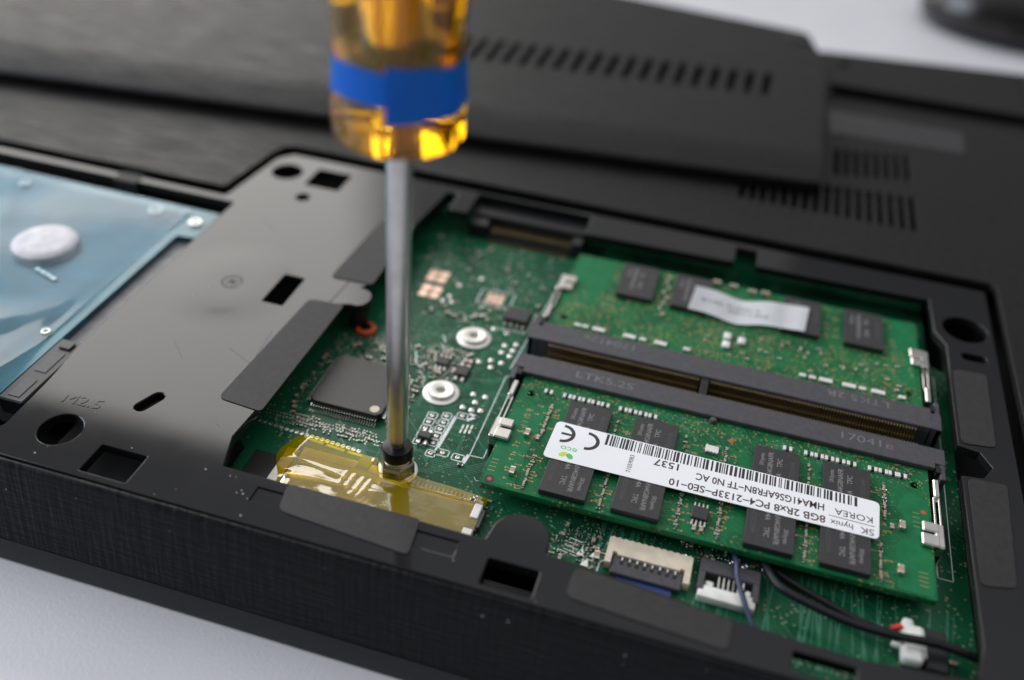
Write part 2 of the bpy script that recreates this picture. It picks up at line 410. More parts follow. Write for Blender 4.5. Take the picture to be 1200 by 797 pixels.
# ------------------------------------------------------------------ the laptop
lap = thing('laptop', (0, 90, -18), 'upside down black laptop with its bottom cover off, memory bay open', 'laptop')
ZC, ZD = 2.5, 3.7
boss = [(-38.5, 33.0), (-36.4, 33.2)] + [(-35.6 + 2.3 * math.cos(t), 36.0 + 2.9 * math.sin(t)) for t in (R(-80 + 20 * k) for k in range(9))] + [(-36.6, 39.2), (-36.0, 40.0)]
tab = [(9.75 + 4.45 * math.cos(t), -10.6 + 4.5 * math.sin(t)) for t in (R(-15 + 15 * k) for k in range(14))]
opening = ([(-37.2, -12.2), (-39.0, -6.0), (-38.6, 0.0), (-38.2, 32.5)] + boss[1:] + [(-35.8, 60), (-33.6, 81), (-31, 81), (-31, 74), (-26.6, 74), (-26.6, 83.2), (-0.3, 83.2), (-0.3, 75.5), (32.0, 76.3), (32.0, 82.6), (36.6, 82.6), (36.6, 76.5), (71.6, 77.2), (72.0, 66.0), (74.0, 62.0), (74.0, 33.0), (77.5, 32.4), (79.2, 29.2), (77.5, 26.2), (74.0, 25.6), (74.2, -8.0), (73.0, -14.0), (58.0, -15.6), (43.0, -15.0), (22.0, -12.9), (14.3, -12.3)]
           + tab + [(5.0, -12.6)])
bay = rnd([(-190, 58.8), (-75.0, 58.8), (-75.2, 6.2), (-74.0, -4), (-73.5, -15.8), (-76, -18.4), (-190, -18.4)], [0.5, .5, 1, 3, .5, .5, .5])
holes = [opening, bay, circ(-70.8, 75.8, 3.4), rnd(rect(-64.5, -56.6, 72.0, 79.6), 0.4), circ(-62.4, 66.5, 1.5), rnd(rect(-52.1, -48.0, 28.4, 37.8), 0.3),
         circ(-64.8, -13.7, 3.35, 3.5), rnd(rect(-56.8, -48.9, -20.2, -14.4), 0.25), rnd(rect(6.6, 14.1, -20.4, -15.7), 0.3), rnd(rect(49.4, 57.6, -20.4, -17.2), 0.3),
         circ(78.0, 68.8, 4.2), rnd(rect(76.7, 81.2, 58.6, 60.9), 1.1),
         [(-55.6 + dx * math.cos(R(68)) - dy * math.sin(R(68)), -3.4 + dx * math.sin(R(68)) + dy * math.cos(R(68))) for dx, dy in
          [(1.6 + 1.05 * math.cos(t), 1.05 * math.sin(t)) for t in (R(-90 + 18 * k) for k in range(11))] + [(-1.6 - 1.05 * math.cos(t), -1.05 * math.sin(t)) for t in (R(-90 + 18 * k) for k in range(11))]],
         rect(-30.2, 1.6, -17.2, -14.3)]
outline = [(-200, -21.2), (83.3, -21.6), (83.3, 84.6), (-73.2, 84.0), (-75.9, 80.9), (-78.6, 61.0), (-200, 61.0)]
frame = slab('inner_frame', [outline] + holes, 0.7, ZC, 'frame', lap, 0.22, 2)
frame['label'] = 'satin black inner frame with screw holes and square cut-outs'
slab('recess_floor', [rect(-30.6, 2.0, -17.6, -13.9)], 0.9, 2.15, 'frame', frame)
link('stamped_lettering', text_mesh([('M2.5', -65.5, -7.1, ZC + 0.03, 3.1, 3, 1.15, 'CENTER', 0.05)]), 'frame', frame)
bm = bmesh.new()
for a in range(0, 340, 20): ribbon(bm, [(-60.4 + 1.9 * math.cos(R(a)), 31.9 + 1.9 * math.sin(R(a))), (-60.4 + 1.9 * math.cos(R(a + 20)), 31.9 + 1.9 * math.sin(R(a + 20)))], 0.25, ZC + 0.04)
for q in ([(-61.2, 31.2), (-60.2, 32.6)], [(-60.2, 31.2), (-59.4, 32.4)], [(-61.0, 32.4), (-59.8, 31.6)]): ribbon(bm, q, 0.3, ZC + 0.05)
link('stamped_mark', finish(bm), 'chip_dim', frame)
# raised ring of plastic round the stamped mark and the seam by the boss
bm = bmesh.new(); ribbon(bm, [(-39.6, 40.2), (-40.2, 32.0)], 0.22, ZC + 0.03); link('seam', finish(bm), 'inside', frame)
bm = bmesh.new(); lathe(bm, -36.0, 36.0, [(2.1, 0.9), (1.9, -3.9)], 24); link('screw_boss', finish(bm, 40), 'black', lap)
bm = bmesh.new(); lathe(bm, -33.9, 34.6, [(1.1, -4.2), (2.0, -4.2), (2.0, -3.3), (1.1, -3.2)], 24); link('rubber_ring', finish(bm, 40), 'orange', lap)
# clip ridge and notches on the ledge in front of the drive bay
bm = bmesh.new(); box(bm, -104.5, -98.5, 58.0, 62.3, -2, 2.62, 0.2); link('clip_notch', finish(bm), 'inside', lap)
foams = [[(-42.6, 64.0), (-35.2, 64.9), (-34.9, 40.6), (-43.6, 40.1)], [(-44.2, 32.0), (-37.2, 32.5), (-37.6, 0.5), (-45.8, 1.2)],
         [(-26.3, -12.4), (-5.0, -12.4), (-4.3, -19.2), (-25.2, -17.7)], [(18.7, -13.3), (41.2, -15.2), (40.9, -20.3), (18.4, -18.8)],
         [(74.6, 54.6), (80.6, 54.8), (80.2, 34.4), (74.6, 33.6)], [(74.8, 25.2), (81.0, 25.6), (79.9, 3.8), (74.8, 2.6)]]
for k, f in enumerate(foams):
    o = slab('foam_pad', [rnd(f, [1.4, 0.8, 1.0, 1.4])], ZC + 0.02, ZC + 0.17, 'foam', lap, 0.06)
# the deck: one sheet with the vent slots cut through it
deck = [(-73.8, 86.0), (84.2, 86.4), (85.2, 85.2), (85.4, -22), (230, -22), (230, 232), (107, 217.4), (47.5, 209.5), (36, 206), (-200, 222), (-200, 62.4), (-80.0, 62.4), (-79.0, 63.0), (-76.9, 82.0), (-75.6, 84.9)]
vents = []
for k in range(8):
    x = 51.4 + 2.43 * k
    vents.append(rnd([(x, 124.0 + 0.55 * k * 0.9), (x + 1.15, 124.2 + 0.5 * k), (x + 1.05, 139.4 + 0.5 * k), (x - 0.1, 139.2 + 0.5 * k)], 0.3, 2))
for k in range(-9, 8):
    x = 51.9 + 2.43 * k
    vents.append(rnd([(x, 103.0), (x + 1.25, 103.0), (x + 1.15, 117.8 + 0.2 * max(k, 0)), (x - 0.1, 117.8 + 0.2 * max(k, 0))], 0.3, 2))
trough = rnd([(48.5, 170.5), (230, 170.0), (230, 183.0), (48.5, 183.0)], 0.8)
hole = circ(53.0, 200.5, 2.0, 1.6)
dk = slab('base_cover', [rnd(deck, [1.5, 1, .5, .5, 0, 0, 0, 0, 0, 0, 0, 0, .3, .8, .8]), trough, hole] + vents, 1.9, ZD, 'deck', lap, 0.25, 2)
dk['label'] = 'black base cover with brushed texture and two rows of vent slots'
bm = bmesh.new(); box(bm, 47, 229, 168.6, 184, 0.2, 1.0); link('hinge_trough', finish(bm), 'deck', lap)
slab('rating_label', [rnd([(49.6, 148.0), (84.0, 149.2), (84.6, 163.0), (49.0, 163.0)], 0.8)], ZD + 0.02, ZD + 0.12, 'label', lap)
bm = bmesh.new(); box(bm, 105, 200, 184.6, 214.5, ZD - 0.5, ZD + 1.2, 0.8, 0, 2); link('hinge_cover', finish(bm, 40), 'deck', lap)
# raised cover at the back: flat top, gently sloping front, dark upright lip, slanting row of slots
ZT2 = 10.0
vb = []
for k in range(24):
    x = -77.2 + 4.66 * k; dy = (x + 47) * 0.122
    vb.append(rnd([(x, 140.6 + dy), (x + 2.1, 140.7 + dy), (x + 2.1, 156.6 + dy), (x, 156.4 + dy)], 0.5, 2))
blk = [(-200, 96.7), (47.0, 120.4), (46.3, 180.6), (40.0, 205.0), (-200, 236.0)]
top = slab('raised_cover', [rnd(blk, [.4, .6, 2, 3, .4])] + vb, 6.9, ZT2, 'deck', lap, 0.25, 1)
top['label'] = 'raised cover with a slanting row of slots'
bm = bmesh.new()
fr = [(101.0, 9.96), (99.6, 9.86), (95, 8.75), (89.4, 7.25), (88.5, 6.85), (88.3, 6.3), (89.0, 3.9), (101, 3.9)]
rs = [[bm.verts.new((x, y + (x + 157) * (.111 if q > 2 else (.104 if q == 2 else .0963)), z)) for q, (y, z) in enumerate(fr)] for x in [-200 + 247.2 * k / 40 for k in range(41)]]
for a, b in zip(rs, rs[1:]):
    for k in range(len(fr) - 1): bm.faces.new((a[k], b[k], b[k + 1], a[k + 1]))
bm.faces.new(rs[-1]); bm.faces.new(rs[0][::-1]); bmesh.ops.recalc_face_normals(bm, faces=bm.faces)
link('sloping_front', finish(bm, 60), 'deck', top)
slab('cover_body', [[(-199, 101), (46.4, 124.0), (45.6, 180), (40.2, 201), (-11, 211), (-199, 234)]], 3.6, 6.6, 'deck', top)
bm = bmesh.new(); box(bm, 34.6, 41.0, 194.5, 201.0, 9.6, 10.5, 0.3); link('rubber_foot', finish(bm), 'inside', top)
# body shell and front
def extrude_profile(name, prof, x0, x1, mat, n=1, smooth=40):
    bm = bmesh.new(); rs = [[bm.verts.new((x0 + (x1 - x0) * i / n, y, z)) for y, z in prof] for i in range(n + 1)]
    for a, b in zip(rs, rs[1:]):
        for k in range(len(prof)): bm.faces.new((a[k], b[k], b[(k + 1) % len(prof)], a[(k + 1) % len(prof)]))
    bm.faces.new(rs[0][::-1]); bm.faces.new(rs[-1]); bmesh.ops.recalc_face_normals(bm, faces=bm.faces)
    return link(name, finish(bm, smooth), mat, lap)
extrude_profile('front_edge', [(-21.2, 0.5), (-21.7, 2.2), (-21.95, 2.62), (-22.35, 2.75), (-22.7, 2.5), (-22.9, 1.9), (-24.0, -6), (-24.9, -13.4), (-24.6, -13.8), (-20, -13.8), (-20, 0.5)], -200, 230, 'linen')
extrude_profile('lid_edge', [(-24.4, -13.85), (-24.75, -13.9), (-25.0, -14.5), (-25.85, -17.0), (-25.8, -17.6), (-25.4, -17.9), (-18, -17.9), (-18, -13.9)], -200, 230, 'lid')
bm = bmesh.new()
box(bm, -199, 229, -19.5, 196, -17.9, -12.0)
box(bm, -199, -40, 60.2, 195, -12, -4); box(bm, 85.0, 228, -19.5, 166, -12, -3.5); box(bm, -39, 85, 97, 166, -12, -3.5); box(bm, 50, 228, 184.4, 212, -12, 1.7)
link('body_shell', finish(bm), 'inside', lap)
bm = bmesh.new()
for k in range(44):
    x, y = random.choice([(random.uniform(-70, 15), random.uniform(-21, -13)), (random.uniform(-70, 60), random.uniform(-23.6, -22.9)), (random.uniform(-72, -40), random.uniform(-20, 30))])
    if (x + 64.8) ** 2 + (y + 13.7) ** 2 < 15 or (-57.2 < x < -48.5 and -20.6 < y < -14) or (6.2 < x < 14.5 and -20.8 < y < -15.3) or y > -13 and x > -46 or y > 0 and x < -70: continue
    r = random.choice([0.04, 0.05, 0.05, 0.07, 0.10]); z = ZC + 0.03 if y > -22 else 2.0 - (-22.9 - y) * 7.2 + 0.05
    box(bm, x - r, x + r, y - r, y + r, z, z + r)
o = link('dust_specks', finish(bm), 'dust', lap); o['kind'] = 'stuff'
bm = bmesh.new()
for q in ([(-50.5, 13.5), (-41.5, 9.2)], [(-46.0, 20.5), (-45.2, 12.4)], [(-60.5, 12.0), (-56.5, 8.0)], [(-42.8, -4.4), (-42.0, -4.9)], [(-66, 55), (-61, 51)]): ribbon(bm, q, .07, ZC + .015)
link('scratches', finish(bm), 'chip_dim', frame)['kind'] = 'stuff'
bm = bmesh.new(); wr = random.Random(2)
bm.faces.new([bm.verts.new((-15.6 + (1.0 + wr.uniform(-.35, .3)) * math.cos(t) * 1.1, -25.45, -15.9 + (.45 + wr.uniform(-.2, .15)) * math.sin(t))) for t in (2 * math.pi * k / 13 for k in range(13))])
for v in bm.verts: v.co.y = -25.03 + (v.co.z + 14.6) * .30 - .04
link('worn_spot', finish(bm), 'worn', lap)

for x0, x1, y0, y1 in ((5.6, 15.1, -21, -13.45), (48.6, 58.4, -21, -16.55), (-75, -55, 71, 81), (-66, -59, 63, 70), (-54, -46, 26, 40), (76.2, 83, 56, 74), (-70, -46, -20.8, 1.5)):
    bm = bmesh.new(); box(bm, x0, x1, y0, y1, -6.0, -5.5); link('dark_liner', finish(bm), 'inside', lap)  # dark liner added beneath the cut-outs so they look black inside

# ------------------------------------------------------------------ the hard drive in its bay
hd = thing('hard_drive', (-127, 23, -9), 'blue circuit side of a hard drive under clear film in the bay', 'hard drive')
bm = bmesh.new(); box(bm, -179, -75.6, -6.5, 57.2, -8.6, -0.6, 0.5, 0, 2); link('body', finish(bm, 40), 'alu', hd)
hp = rnd([(-178, -10.5), (-80.4, -10.5), (-80.4, 44.6), (-76.4, 45.0), (-76.4, 55.4), (-178, 56.2)], [1, .4, .6, .6, 1, 1])
pcb = slab('circuit_board', [hp, circ(-101.6, 31.2, 6.6, 6.2)], 0.0, 1.0, 'hdd_pcb', hd, 0.08)
bm = bmesh.new(); lathe(bm, -101.6, 31.2, [(0.01, 2.75), (4.5, 2.72), (6.0, 2.5), (6.4, 2.1), (6.4, -0.4)], 40); link('spindle_glare_cap', finish(bm, 40), 'satin_white', hd)  # white cap over the spindle stands in for the film bulge's bright reflection
for x, y, r in ((-89.5, 51.2, 1.7), (-79.3, 50.0, 1.5), (-133.0, 52.5, 2.4), (-121.5, 50.5, 1.2), (-83.8, 7.6, 0.9)):
    bm = bmesh.new(); lathe(bm, x, y, [(0.01, 1.05), (0.4 * r, 1.05), (0.5 * r, 1.5), (r * 0.9, 1.55), (r, 1.2), (r, 0.9)], 24); link('screw', finish(bm, 40), 'pad', hd)
for k in range(4):
    x, y = -97.5 + 1.5 * k, 23.5 - 0.5 * k
    bm = bmesh.new(); box(bm, x - .6, x + .6, y - .4, y + .4, 1.0, 1.5, .1); link('capacitor', finish(bm), 'tin', hd)
bm = bmesh.new(); box(bm, -80.2, -75.4, -9.6, 7.2, -2.4, 1.2, 0.25); box(bm, -79.0, -76.6, 4.4, 6.4, 1.2, 1.6, 0.2)
c = link('drive_connector', finish(bm), 'black', hd)
for q in ((-78.9, -76.7, -2.0, 3.4), (-78.9, -76.7, -8.6, -4.0)):
    bm = bmesh.new(); box(bm, q[0], q[1], q[2], q[3], 1.2, 1.32, 0.05); link('connector_face', finish(bm), 'slot', c)
bm = bmesh.new(); g = {}
NX, NY = 70, 60
for i in range(NX + 1):
    for j in range(NY + 1):
        x = -150 + 67.5 * i / NX; y = -12.0 + 66 * j / NY
        z = 1.75 + 0.5 * math.sin(x * 0.16 + y * 0.05) * math.sin(y * 0.11 + 0.7) + 0.45 * math.exp(-((x + 88 + 0.9 * (y - 5)) / 5) ** 2) + 0.25 * math.exp(-((x + 101) ** 2 + (y - 31) ** 2) / 45)
        z += .55 * math.exp(-((x + 107 + .55 * (y - 20)) / 2.6) ** 2) + .9 * math.exp(-((x + 92 - .5 * (y - 8)) / 3.5) ** 2) * max(0, 1 - abs(y - 6) / 16)
        if y < 8: z += 0.018 * (8 - y) ** 2 * max(0, min(1, (x + 105) / 15)) * 0.55
        if x > -84.5: z -= 0.3
        g[i, j] = bm.verts.new((x, y, max(z, 1.12)))
for i in range(NX):
    for j in range(NY): bm.faces.new((g[i, j], g[i + 1, j], g[i + 1, j + 1], g[i, j + 1]))
link('protective_film', finish(bm, 180), 'film', hd)

# ------------------------------------------------------------------ the motherboard
ZB = -4.2
mb = thing('motherboard', (20, 35, -5.4), 'dark green main circuit board exposed in the memory bay', 'circuit board')
slab('board', [[(-44, 2), (-40, -2), (-40, -13.4), (4.0, -13.4), (5.5, -11), (14.5, -11), (16, -13.4), (48.5, -13.4), (48.5, -16.5), (58.5, -16.5), (58.5, -14), (76, -13.4), (76, 62), (72.5, 64), (72.5, 96), (-34, 96), (-36, 84), (-41, 60), (-44, 60)]], -5.4, ZB, 'main_pcb', mb)
def part(name, bm, mat, parent=mb, smooth=0): return link(name, finish(bm, smooth), mat, parent)
def stand_off(x, y):
    bm = bmesh.new()
    lathe(bm, x, y, [(3.35, ZB), (3.35, ZB + 0.25), (3.2, ZB + 0.35), (2.5, ZB + 0.38), (2.45, ZB + 0.9), (2.3, ZB + 1.05), (1.15, ZB + 1.1), (0.85, ZB + 0.9), (0.8, ZB + 0.06), (0.01, ZB + 0.05)], 40)
    return part('standoff', bm, 'pad', mb, 40)
stand_off(-13.5, 39.8); stand_off(-14.1, 22.4)
# standoff under the screwdriver: flange, hexagonal nut and black screw head
bm = bmesh.new(); lathe(bm, -14.3, 1.72, [(3.35, ZB), (3.35, ZB + 0.3), (3.1, ZB + 0.45), (2.0, ZB + 0.48)], 40)
so = part('standoff', bm, 'pad', mb, 40)
bm = bmesh.new()
lathe(bm, -14.3, 1.72, [(0.01, ZB + .4), (2.85, ZB + .4), (3.0, ZB + .6), (3.0, ZB + 2.7), (2.75, ZB + 3.0), (1.2, ZB + 3.05)], 6)
link('hex_nut', finish(bm), 'brass', so)
bm = bmesh.new(); lathe(bm, -14.3, 1.72, [(1.9, ZB + 2.9), (2.2, ZB + 3.1), (2.2, ZB + 3.7), (1.9, ZB + 3.8)], 32); link('collar', finish(bm, 40), 'brass', so)
bm = bmesh.new(); lathe(bm, -14.3, 1.72, [(2.3, ZB + 3.75), (2.62, ZB + 3.9), (2.62, ZB + 5.2), (2.35, ZB + 5.75), (1.5, ZB + 5.9), (0.01, ZB + 5.9)], 32)
link('screw_head', finish(bm, 40), 'ferrule', so)

# controller chip with its rows of legs
qx0, qx1, qy0, qy1 = -34.7, -21.3, 11.2, 24.8
slab('controller_chip', [rnd(rect(qx0, qx1, qy0, qy1), 0.9, 1)], ZB + 0.15, -2.55, 'qfp', mb, 0.18, 1, 30)
bm = bmesh.new(); disc(bm, -22.9, 12.7, -2.53, 0.85, n=24); part('pin_one_dot', bm, 'ivory')
bm = bmesh.new()
def legs(bm, n, p, z_t, ln, wd, horiz, sign, fixed, start):
    for k in range(n):
        u = start + p * k
        for (a0, a1, z0, z1) in ((0.0, ln * .35, z_t - .12, z_t), (ln * .35, ln * .5, ZB + .02, z_t), (ln * .5, ln, ZB + .02, ZB + .16)):
            b0, b1 = sorted((fixed + sign * a0, fixed + sign * a1))
            if horiz: box(bm, u - wd / 2, u + wd / 2, b0, b1, z0, z1)
            else: box(bm, b0, b1, u - wd / 2, u + wd / 2, z0, z1)
for hz, sg, fx, st in ((True, -1, qy0, qx0 + .7), (True, 1, qy1, qx0 + .7), (False, -1, qx0, qy0 + .7), (False, 1, qx1, qy0 + .7)):
    legs(bm, 26, 0.48, ZB + 0.95, 1.25, 0.17, hz, sg, fx, st)
o = part('chip_leads', bm, 'tin'); o['kind'] = 'stuff'

# shared meshes of the small surface-mount parts, each placed singly
def smd_mesh(lx, ly, h, body, end):
    bm = bmesh.new(); e = lx * 0.24
    box(bm, -lx / 2 + e, lx / 2 - e, -ly / 2, ly / 2, 0, h, 0.0, 0)
    for s in (-1, 1):
        x0, x1 = sorted((s * lx / 2, s * (lx / 2 - e))); box(bm, x0, x1, -ly / 2 - .02, ly / 2 + .02, 0, h + .03, 0.05, 1)
    me = finish(bm); me.materials.append(M[body]); me.materials.append(M[end]); return me
CAP = smd_mesh(1.0, 0.55, 0.5, 'cap', 'tin'); CAPL = smd_mesh(1.6, 0.85, 0.8, 'cap', 'tin'); RES = smd_mesh(1.0, 0.5, 0.35, 'res', 'tin'); TINY = smd_mesh(0.7, 0.36, 0.3, 'cap', 'tin')
TINYR = smd_mesh(0.62, 0.34, 0.25, 'res', 'tin')
def put(me, name, x, y, z, rot=0.0, parent=mb): return link(name, me, None, parent, (x, y, z), R(rot))
used = []
def free(x, y, d=0.8):
    return all((x - a) ** 2 + (y - b) ** 2 > d * d for a, b in used)
def keepout(x, y):
    for a, b, r in ((-13.5, 39.8, 3.9), (-14.1, 22.4, 3.9), (-14.3, 1.72, 4.2)):
        if (x - a) ** 2 + (y - b) ** 2 < r * r: return True
    return (qx0 - 1.5 < x < qx1 + 1.5 and qy0 - 1.5 < y < qy1 + 1.5)
def scatter(n, x0, x1, y0, y1, kinds, d=0.8):
    t = 0; c = 0
    while c < n and t < n * 40:
        t += 1; x, y = random.uniform(x0, x1), random.uniform(y0, y1)
        x = round(x / 0.35) * 0.35; y = round(y / 0.35) * 0.35
        if keepout(x, y) or not free(x, y, d): continue
        used.append((x, y)); c += 1; me, nm = random.choice(kinds)
        put(me, nm, x, y, ZB + 0.01, random.choice((0, 0, 90, 90, 45)))
SM = [(TINY, 'capacitor'), (TINYR, 'resistor'), (CAP, 'capacitor'), (TINYR, 'resistor')]
scatter(46, -37.5, -20, 26.8, 33.5, SM); scatter(20, -38.0, -36.2, 8, 27, SM); scatter(50, -20.0, -11.5, 25.8, 35, SM, 0.85); scatter(12, -19.6, -17.8, 8, 24, SM)
scatter(16, -33, -2, 44, 48, SM, 1.2); scatter(30, -34, -2, 56, 74, SM, 1.3); scatter(16, -20, -8, 44, 52, SM); scatter(10, -2.0, 3, -3, 1.5, SM, 0.7)
scatter(34, 14, 22, -7.4, 0, SM, 0.75); scatter(26, 33, 46, -0.8, 2.5, SM, 0.75); scatter(8, 75.5, 77.5, 18, 30, SM, 0.9); scatter(12, 68, 76, -12, -6, SM, 1)
# bare solder joints and test points too small to pick apart
bm = bmesh.new()
def dots(n, x0, x1, y0, y1, r0=.1, r1=.2):
    for k in range(n):
        x, y = random.uniform(x0, x1), random.uniform(y0, y1)
        if keepout(x, y): continue
        r = random.uniform(r0, r1); lathe(bm, x, y, [(r, ZB), (r * .75, ZB + r * .6), (r * 0.1, ZB + r * .8)], 6)
def lattice(x0, x1, y0, y1, px, py, prob):
    """tightly packed tiny parts: two tinned ends and a body, on the board's own grid"""
    for i in range(int((x1 - x0) / px)):
        for j in range(int((y1 - y0) / py)):
            if random.random() > prob: continue
            x, y = x0 + px * (i + .5 * (j % 2)), y0 + py * j
            if keepout(x, y) or not free(x, y, .55): continue
            q = random.random(); a, b = (.30, .0) if random.random() < .6 else (0, .30); h = random.choice((.1, .1, .26, .3))
            for sg in (-1, 1): box(bm, x + sg * a - .125, x + sg * a + .125, y + sg * b - .125, y + sg * b + .125, ZB, ZB + h, 0, 0)
            if q < .55: box(bm, x - max(a, .14) * .9, x + max(a, .14) * .9, y - max(b, .14) * .9, y + max(b, .14) * .9, ZB, ZB + h - .03, 0, 1 if q < .4 else 2)
lattice(-38, -20, 26.3, 34, 1.15, .85, .62); lattice(-38.4, -35.8, 6, 28, .95, .9, .6); lattice(-20.5, -11, 24, 36, 1.1, .85, .62)
lattice(-36, -18.5, 6.0, 9.4, .95, .8, .75); lattice(-20, -17.6, 8, 25, 1.0, .9, .6); lattice(-34, -4, 43, 75, 1.5, 1.2, .16)
lattice(14, 22, -6.5, .6, 1.0, .8, .5); lattice(33, 48, -.8, 2.4, 1.0, .8, .5); lattice(-2.6, 2.6, -3.4, 1.2, .95, .8, .5)
dots(90, -20.5, -11, 25, 36, .1, .26); dots(50, -34, -3, 44, 74, .12, .28); dots(60, 13, 23, -6, 1.5, .08, .16); dots(70, 20, 48, -.5, 2.5, .08, .18); dots(40, -7, -4, 10, 22, .07, .12)
for i in range(2):
    for k in range(34): lathe(bm, -41 + 0.62 * k + .3 * i, 7.9 - 0.75 * i, [(.2, ZB), (.17, ZB + .1), (.02, ZB + .14)], 7)
o = part('solder_joints', bm, ('solder', 'cap', 'res'), mb, 40); o['kind'] = 'stuff'
# row of ring pads along a white printed strip
for k in range(20):
    x = -40.6 + 0.98 * k; y = 4.75 - 0.055 * k
    bm = bmesh.new(); lathe(bm, 0, 0, [(.42, 0), (.40, .14), (.28, .16), (.2, .03), (0.01, .02)], 12)
    if k == 0: RING = finish(bm, 40); RING.materials.append(M['tin'])
    else: bm.free()
    put(RING, 'ring_pad', x, y, ZB)
bm = bmesh.new()
Z1 = ZB + 0.07
ribbon(bm, [(-31.5, 3.7), (-28.0, 3.35), (-24, 3.0), (-20.6, 2.9)], 0.55, Z1)
ribbon(bm, [(-32.2, 5.6), (-31.8, 3.6)], .25, Z1)
def outl(x0, x1, y0, y1, wd=.2): ribbon(bm, [(x0, y0), (x1, y0), (x1, y1), (x0, y1), (x0, y0)], wd, Z1)
cells = []
for k in range(5):
    cells += [(-14.4, -12.7, 8.6 + 1.72 * k), (-11.9, -10.3, 9.1 + 1.78 * k)]
for x0, x1, y in cells: outl(x0, x1, y, y + 1.55)
for x0, x1, y in ((-9.5, -7.6, 17.2), (-9.8, -7.7, 7.4), (-7.0, -5.0, 7.2), (-11.4, -9.8, 6.6)): outl(x0, x1, y, y + 1.5); cells.append((x0, x1, y))
for k in range(4):
    y = 9.7 + 1.75 * k; ribbon(bm, [(-12.6, y), (-12.0, y + .7), (-12.0, y - .5), (-12.6, y + .2)], .12, Z1)
ribbon(bm, [(-10.0, 8.0), (-9.6, 17.2)], .62, Z1); ribbon(bm, [(-4.7, 7.3), (-4.5, 8.9)], .6, Z1); ribbon(bm, [(-7.3, 17.3), (-6.2, 18.5), (-7.3, 18.9)], .6, Z1)
ribbon(bm, [(-4.4, 31.2), (-4.3, 9.1), (-1.9, 9.2), (-1.9, 14)], .18, Z1); ribbon(bm, [(-4.4, 31.2), (-2.8, 31.0)], .18, Z1); ribbon(bm, [(-4.3, 33.5), (-2.6, 60)], .2, Z1)
ribbon(bm, [(73.7, 31.7), (73.7, 8.4), (71.4, 8.5), (71.4, 12)], .16, Z1); ribbon(bm, [(73.8, 34), (73.6, 60)], .14, Z1)
ribbon(bm, [(15.0, -5.4), (17.9, -5.9), (18.4, -3.0), (16.0, -2.6)], .16, Z1); ribbon(bm, [(18.8, -7.0), (18.8, -5.8), (20.2, -5.9)], .16, Z1)
for k in range(3): ribbon(bm, [(15.6, -5.0 + .8 * k), (17.6, -5.3 + .8 * k)], .15, Z1)
ribbon(bm, [(21.2, -9.2), (21.4, -5.6)], .2, Z1); ribbon(bm, [(-20.0, 27), (-18.2, 25.2), (-17.9, 23.0)], .16, Z1); ribbon(bm, [(-22.6, 32), (-21.2, 28.6), (-19.5, 28)], .3, Z1)
ribbon(bm, [(-18.9, 36), (-16.8, 33.4)], .22, Z1); ribbon(bm, [(-19.4, 38.6), (-18.4, 36.9)], .3, Z1); ribbon(bm, [(-2, 4.6), (-1.6, 4.0), (-1.0, 4.0)], .1, Z1)
for q in ([(-17, 51.8), (-17, 56.6), (-10, 56.9), (-10, 51.2), (-17, 51.8)], [(-10.2, 44.6), (-4.4, 45.2), (-4.2, 52)]): ribbon(bm, q, .22, Z1)
o = part('silkscreen', bm, 'silk'); o['kind'] = 'stuff'
for x0, x1, y in cells:
    put(RING, 'ring_pad', (x0 + x1) / 2, y + .77, ZB)
bm = bmesh.new()
for k in range(90):                                                 # routed traces
    x, y = random.uniform(-34, 2), random.uniform(-6, 70); d = random.choice(((1, 0), (0, 1), (.7, .7), (.7, -.7))); pts = [(x, y)]
    for s in range(random.randint(2, 4)):
        l = random.uniform(1, 6); x += d[0] * l; y += d[1] * l; pts.append((x, y)); d = random.choice(((1, 0), (0, 1), (.7, .7), (.7, -.7)))
    for j in range(random.randint(1, 4)): ribbon(bm, [(a + .3 * j, b - .3 * j) for a, b in pts], .13, ZB + .008 + .0004 * (k * 4 + j) / 4)
for j in range(6): ribbon(bm, [(-10 + j * .2, 6 - .45 * j), (-4, 6.4 - .45 * j), (-1, 8.6 - .45 * j)], .13, ZB + .046 + .001 * j)
for j in range(40):
    x = random.uniform(20, 72); ribbon(bm, [(x, -14), (x + random.uniform(-2, 2), 2)], random.uniform(.15, .5), ZB + .01 + .0007 * j)
o = part('copper_traces', bm, 'trace2'); o['kind'] = 'stuff'
# bigger bright pads
for x, y in ((-27.3, 57.6), (-26.9, 51.9)):
    for k, (dx, dy) in enumerate(((-1.15, 0.9), (1.15, 0.9), (-1.15, -1.3), (1.15, -1.3))):
        bm = bmesh.new(); box(bm, x + dx - 1.0, x + dx + 1.0, y + dy - 1.0, y + dy + 1.0, ZB, ZB + .14, .06); part('solder_pad', bm, 'copper')
for dx in (-1.3, 0, 1.3):
    bm = bmesh.new(); box(bm, -13.6 + dx - .6, -13.6 + dx + .6, 52.1, 55.6, ZB, ZB + .13, .05); part('solder_pad', bm, 'copper')
bm = bmesh.new(); lathe(bm, 0, 0, [(.62, 0), (.55, .16), (.3, .25), (.01, .27)], 14); OV = finish(bm, 60); OV.materials.append(M['tin'])
for x, y in ((-7.2, 39.9), (-5.2, 40.9), (-7.2, 37.6), (-5.3, 38.9), (-5.4, 37.0), (-8.4, 34.6), (-6.3, 34.5), (-7.8, 32.6), (-10.4, 33.4), (-8.5, 24.2), (-6.2, 24.2), (-7.5, 22.2), (-9.2, 20.2), (-7.5, 20.0), (-10.8, 44.2), (-8.0, 43.8), (-22.6, 51.5), (-23.4, 49.6), (-21.6, 49.8), (-22, 56), (-18.4, 60), (-5.9, 20.4)):
    put(OV, 'solder_pad', x, y, ZB)
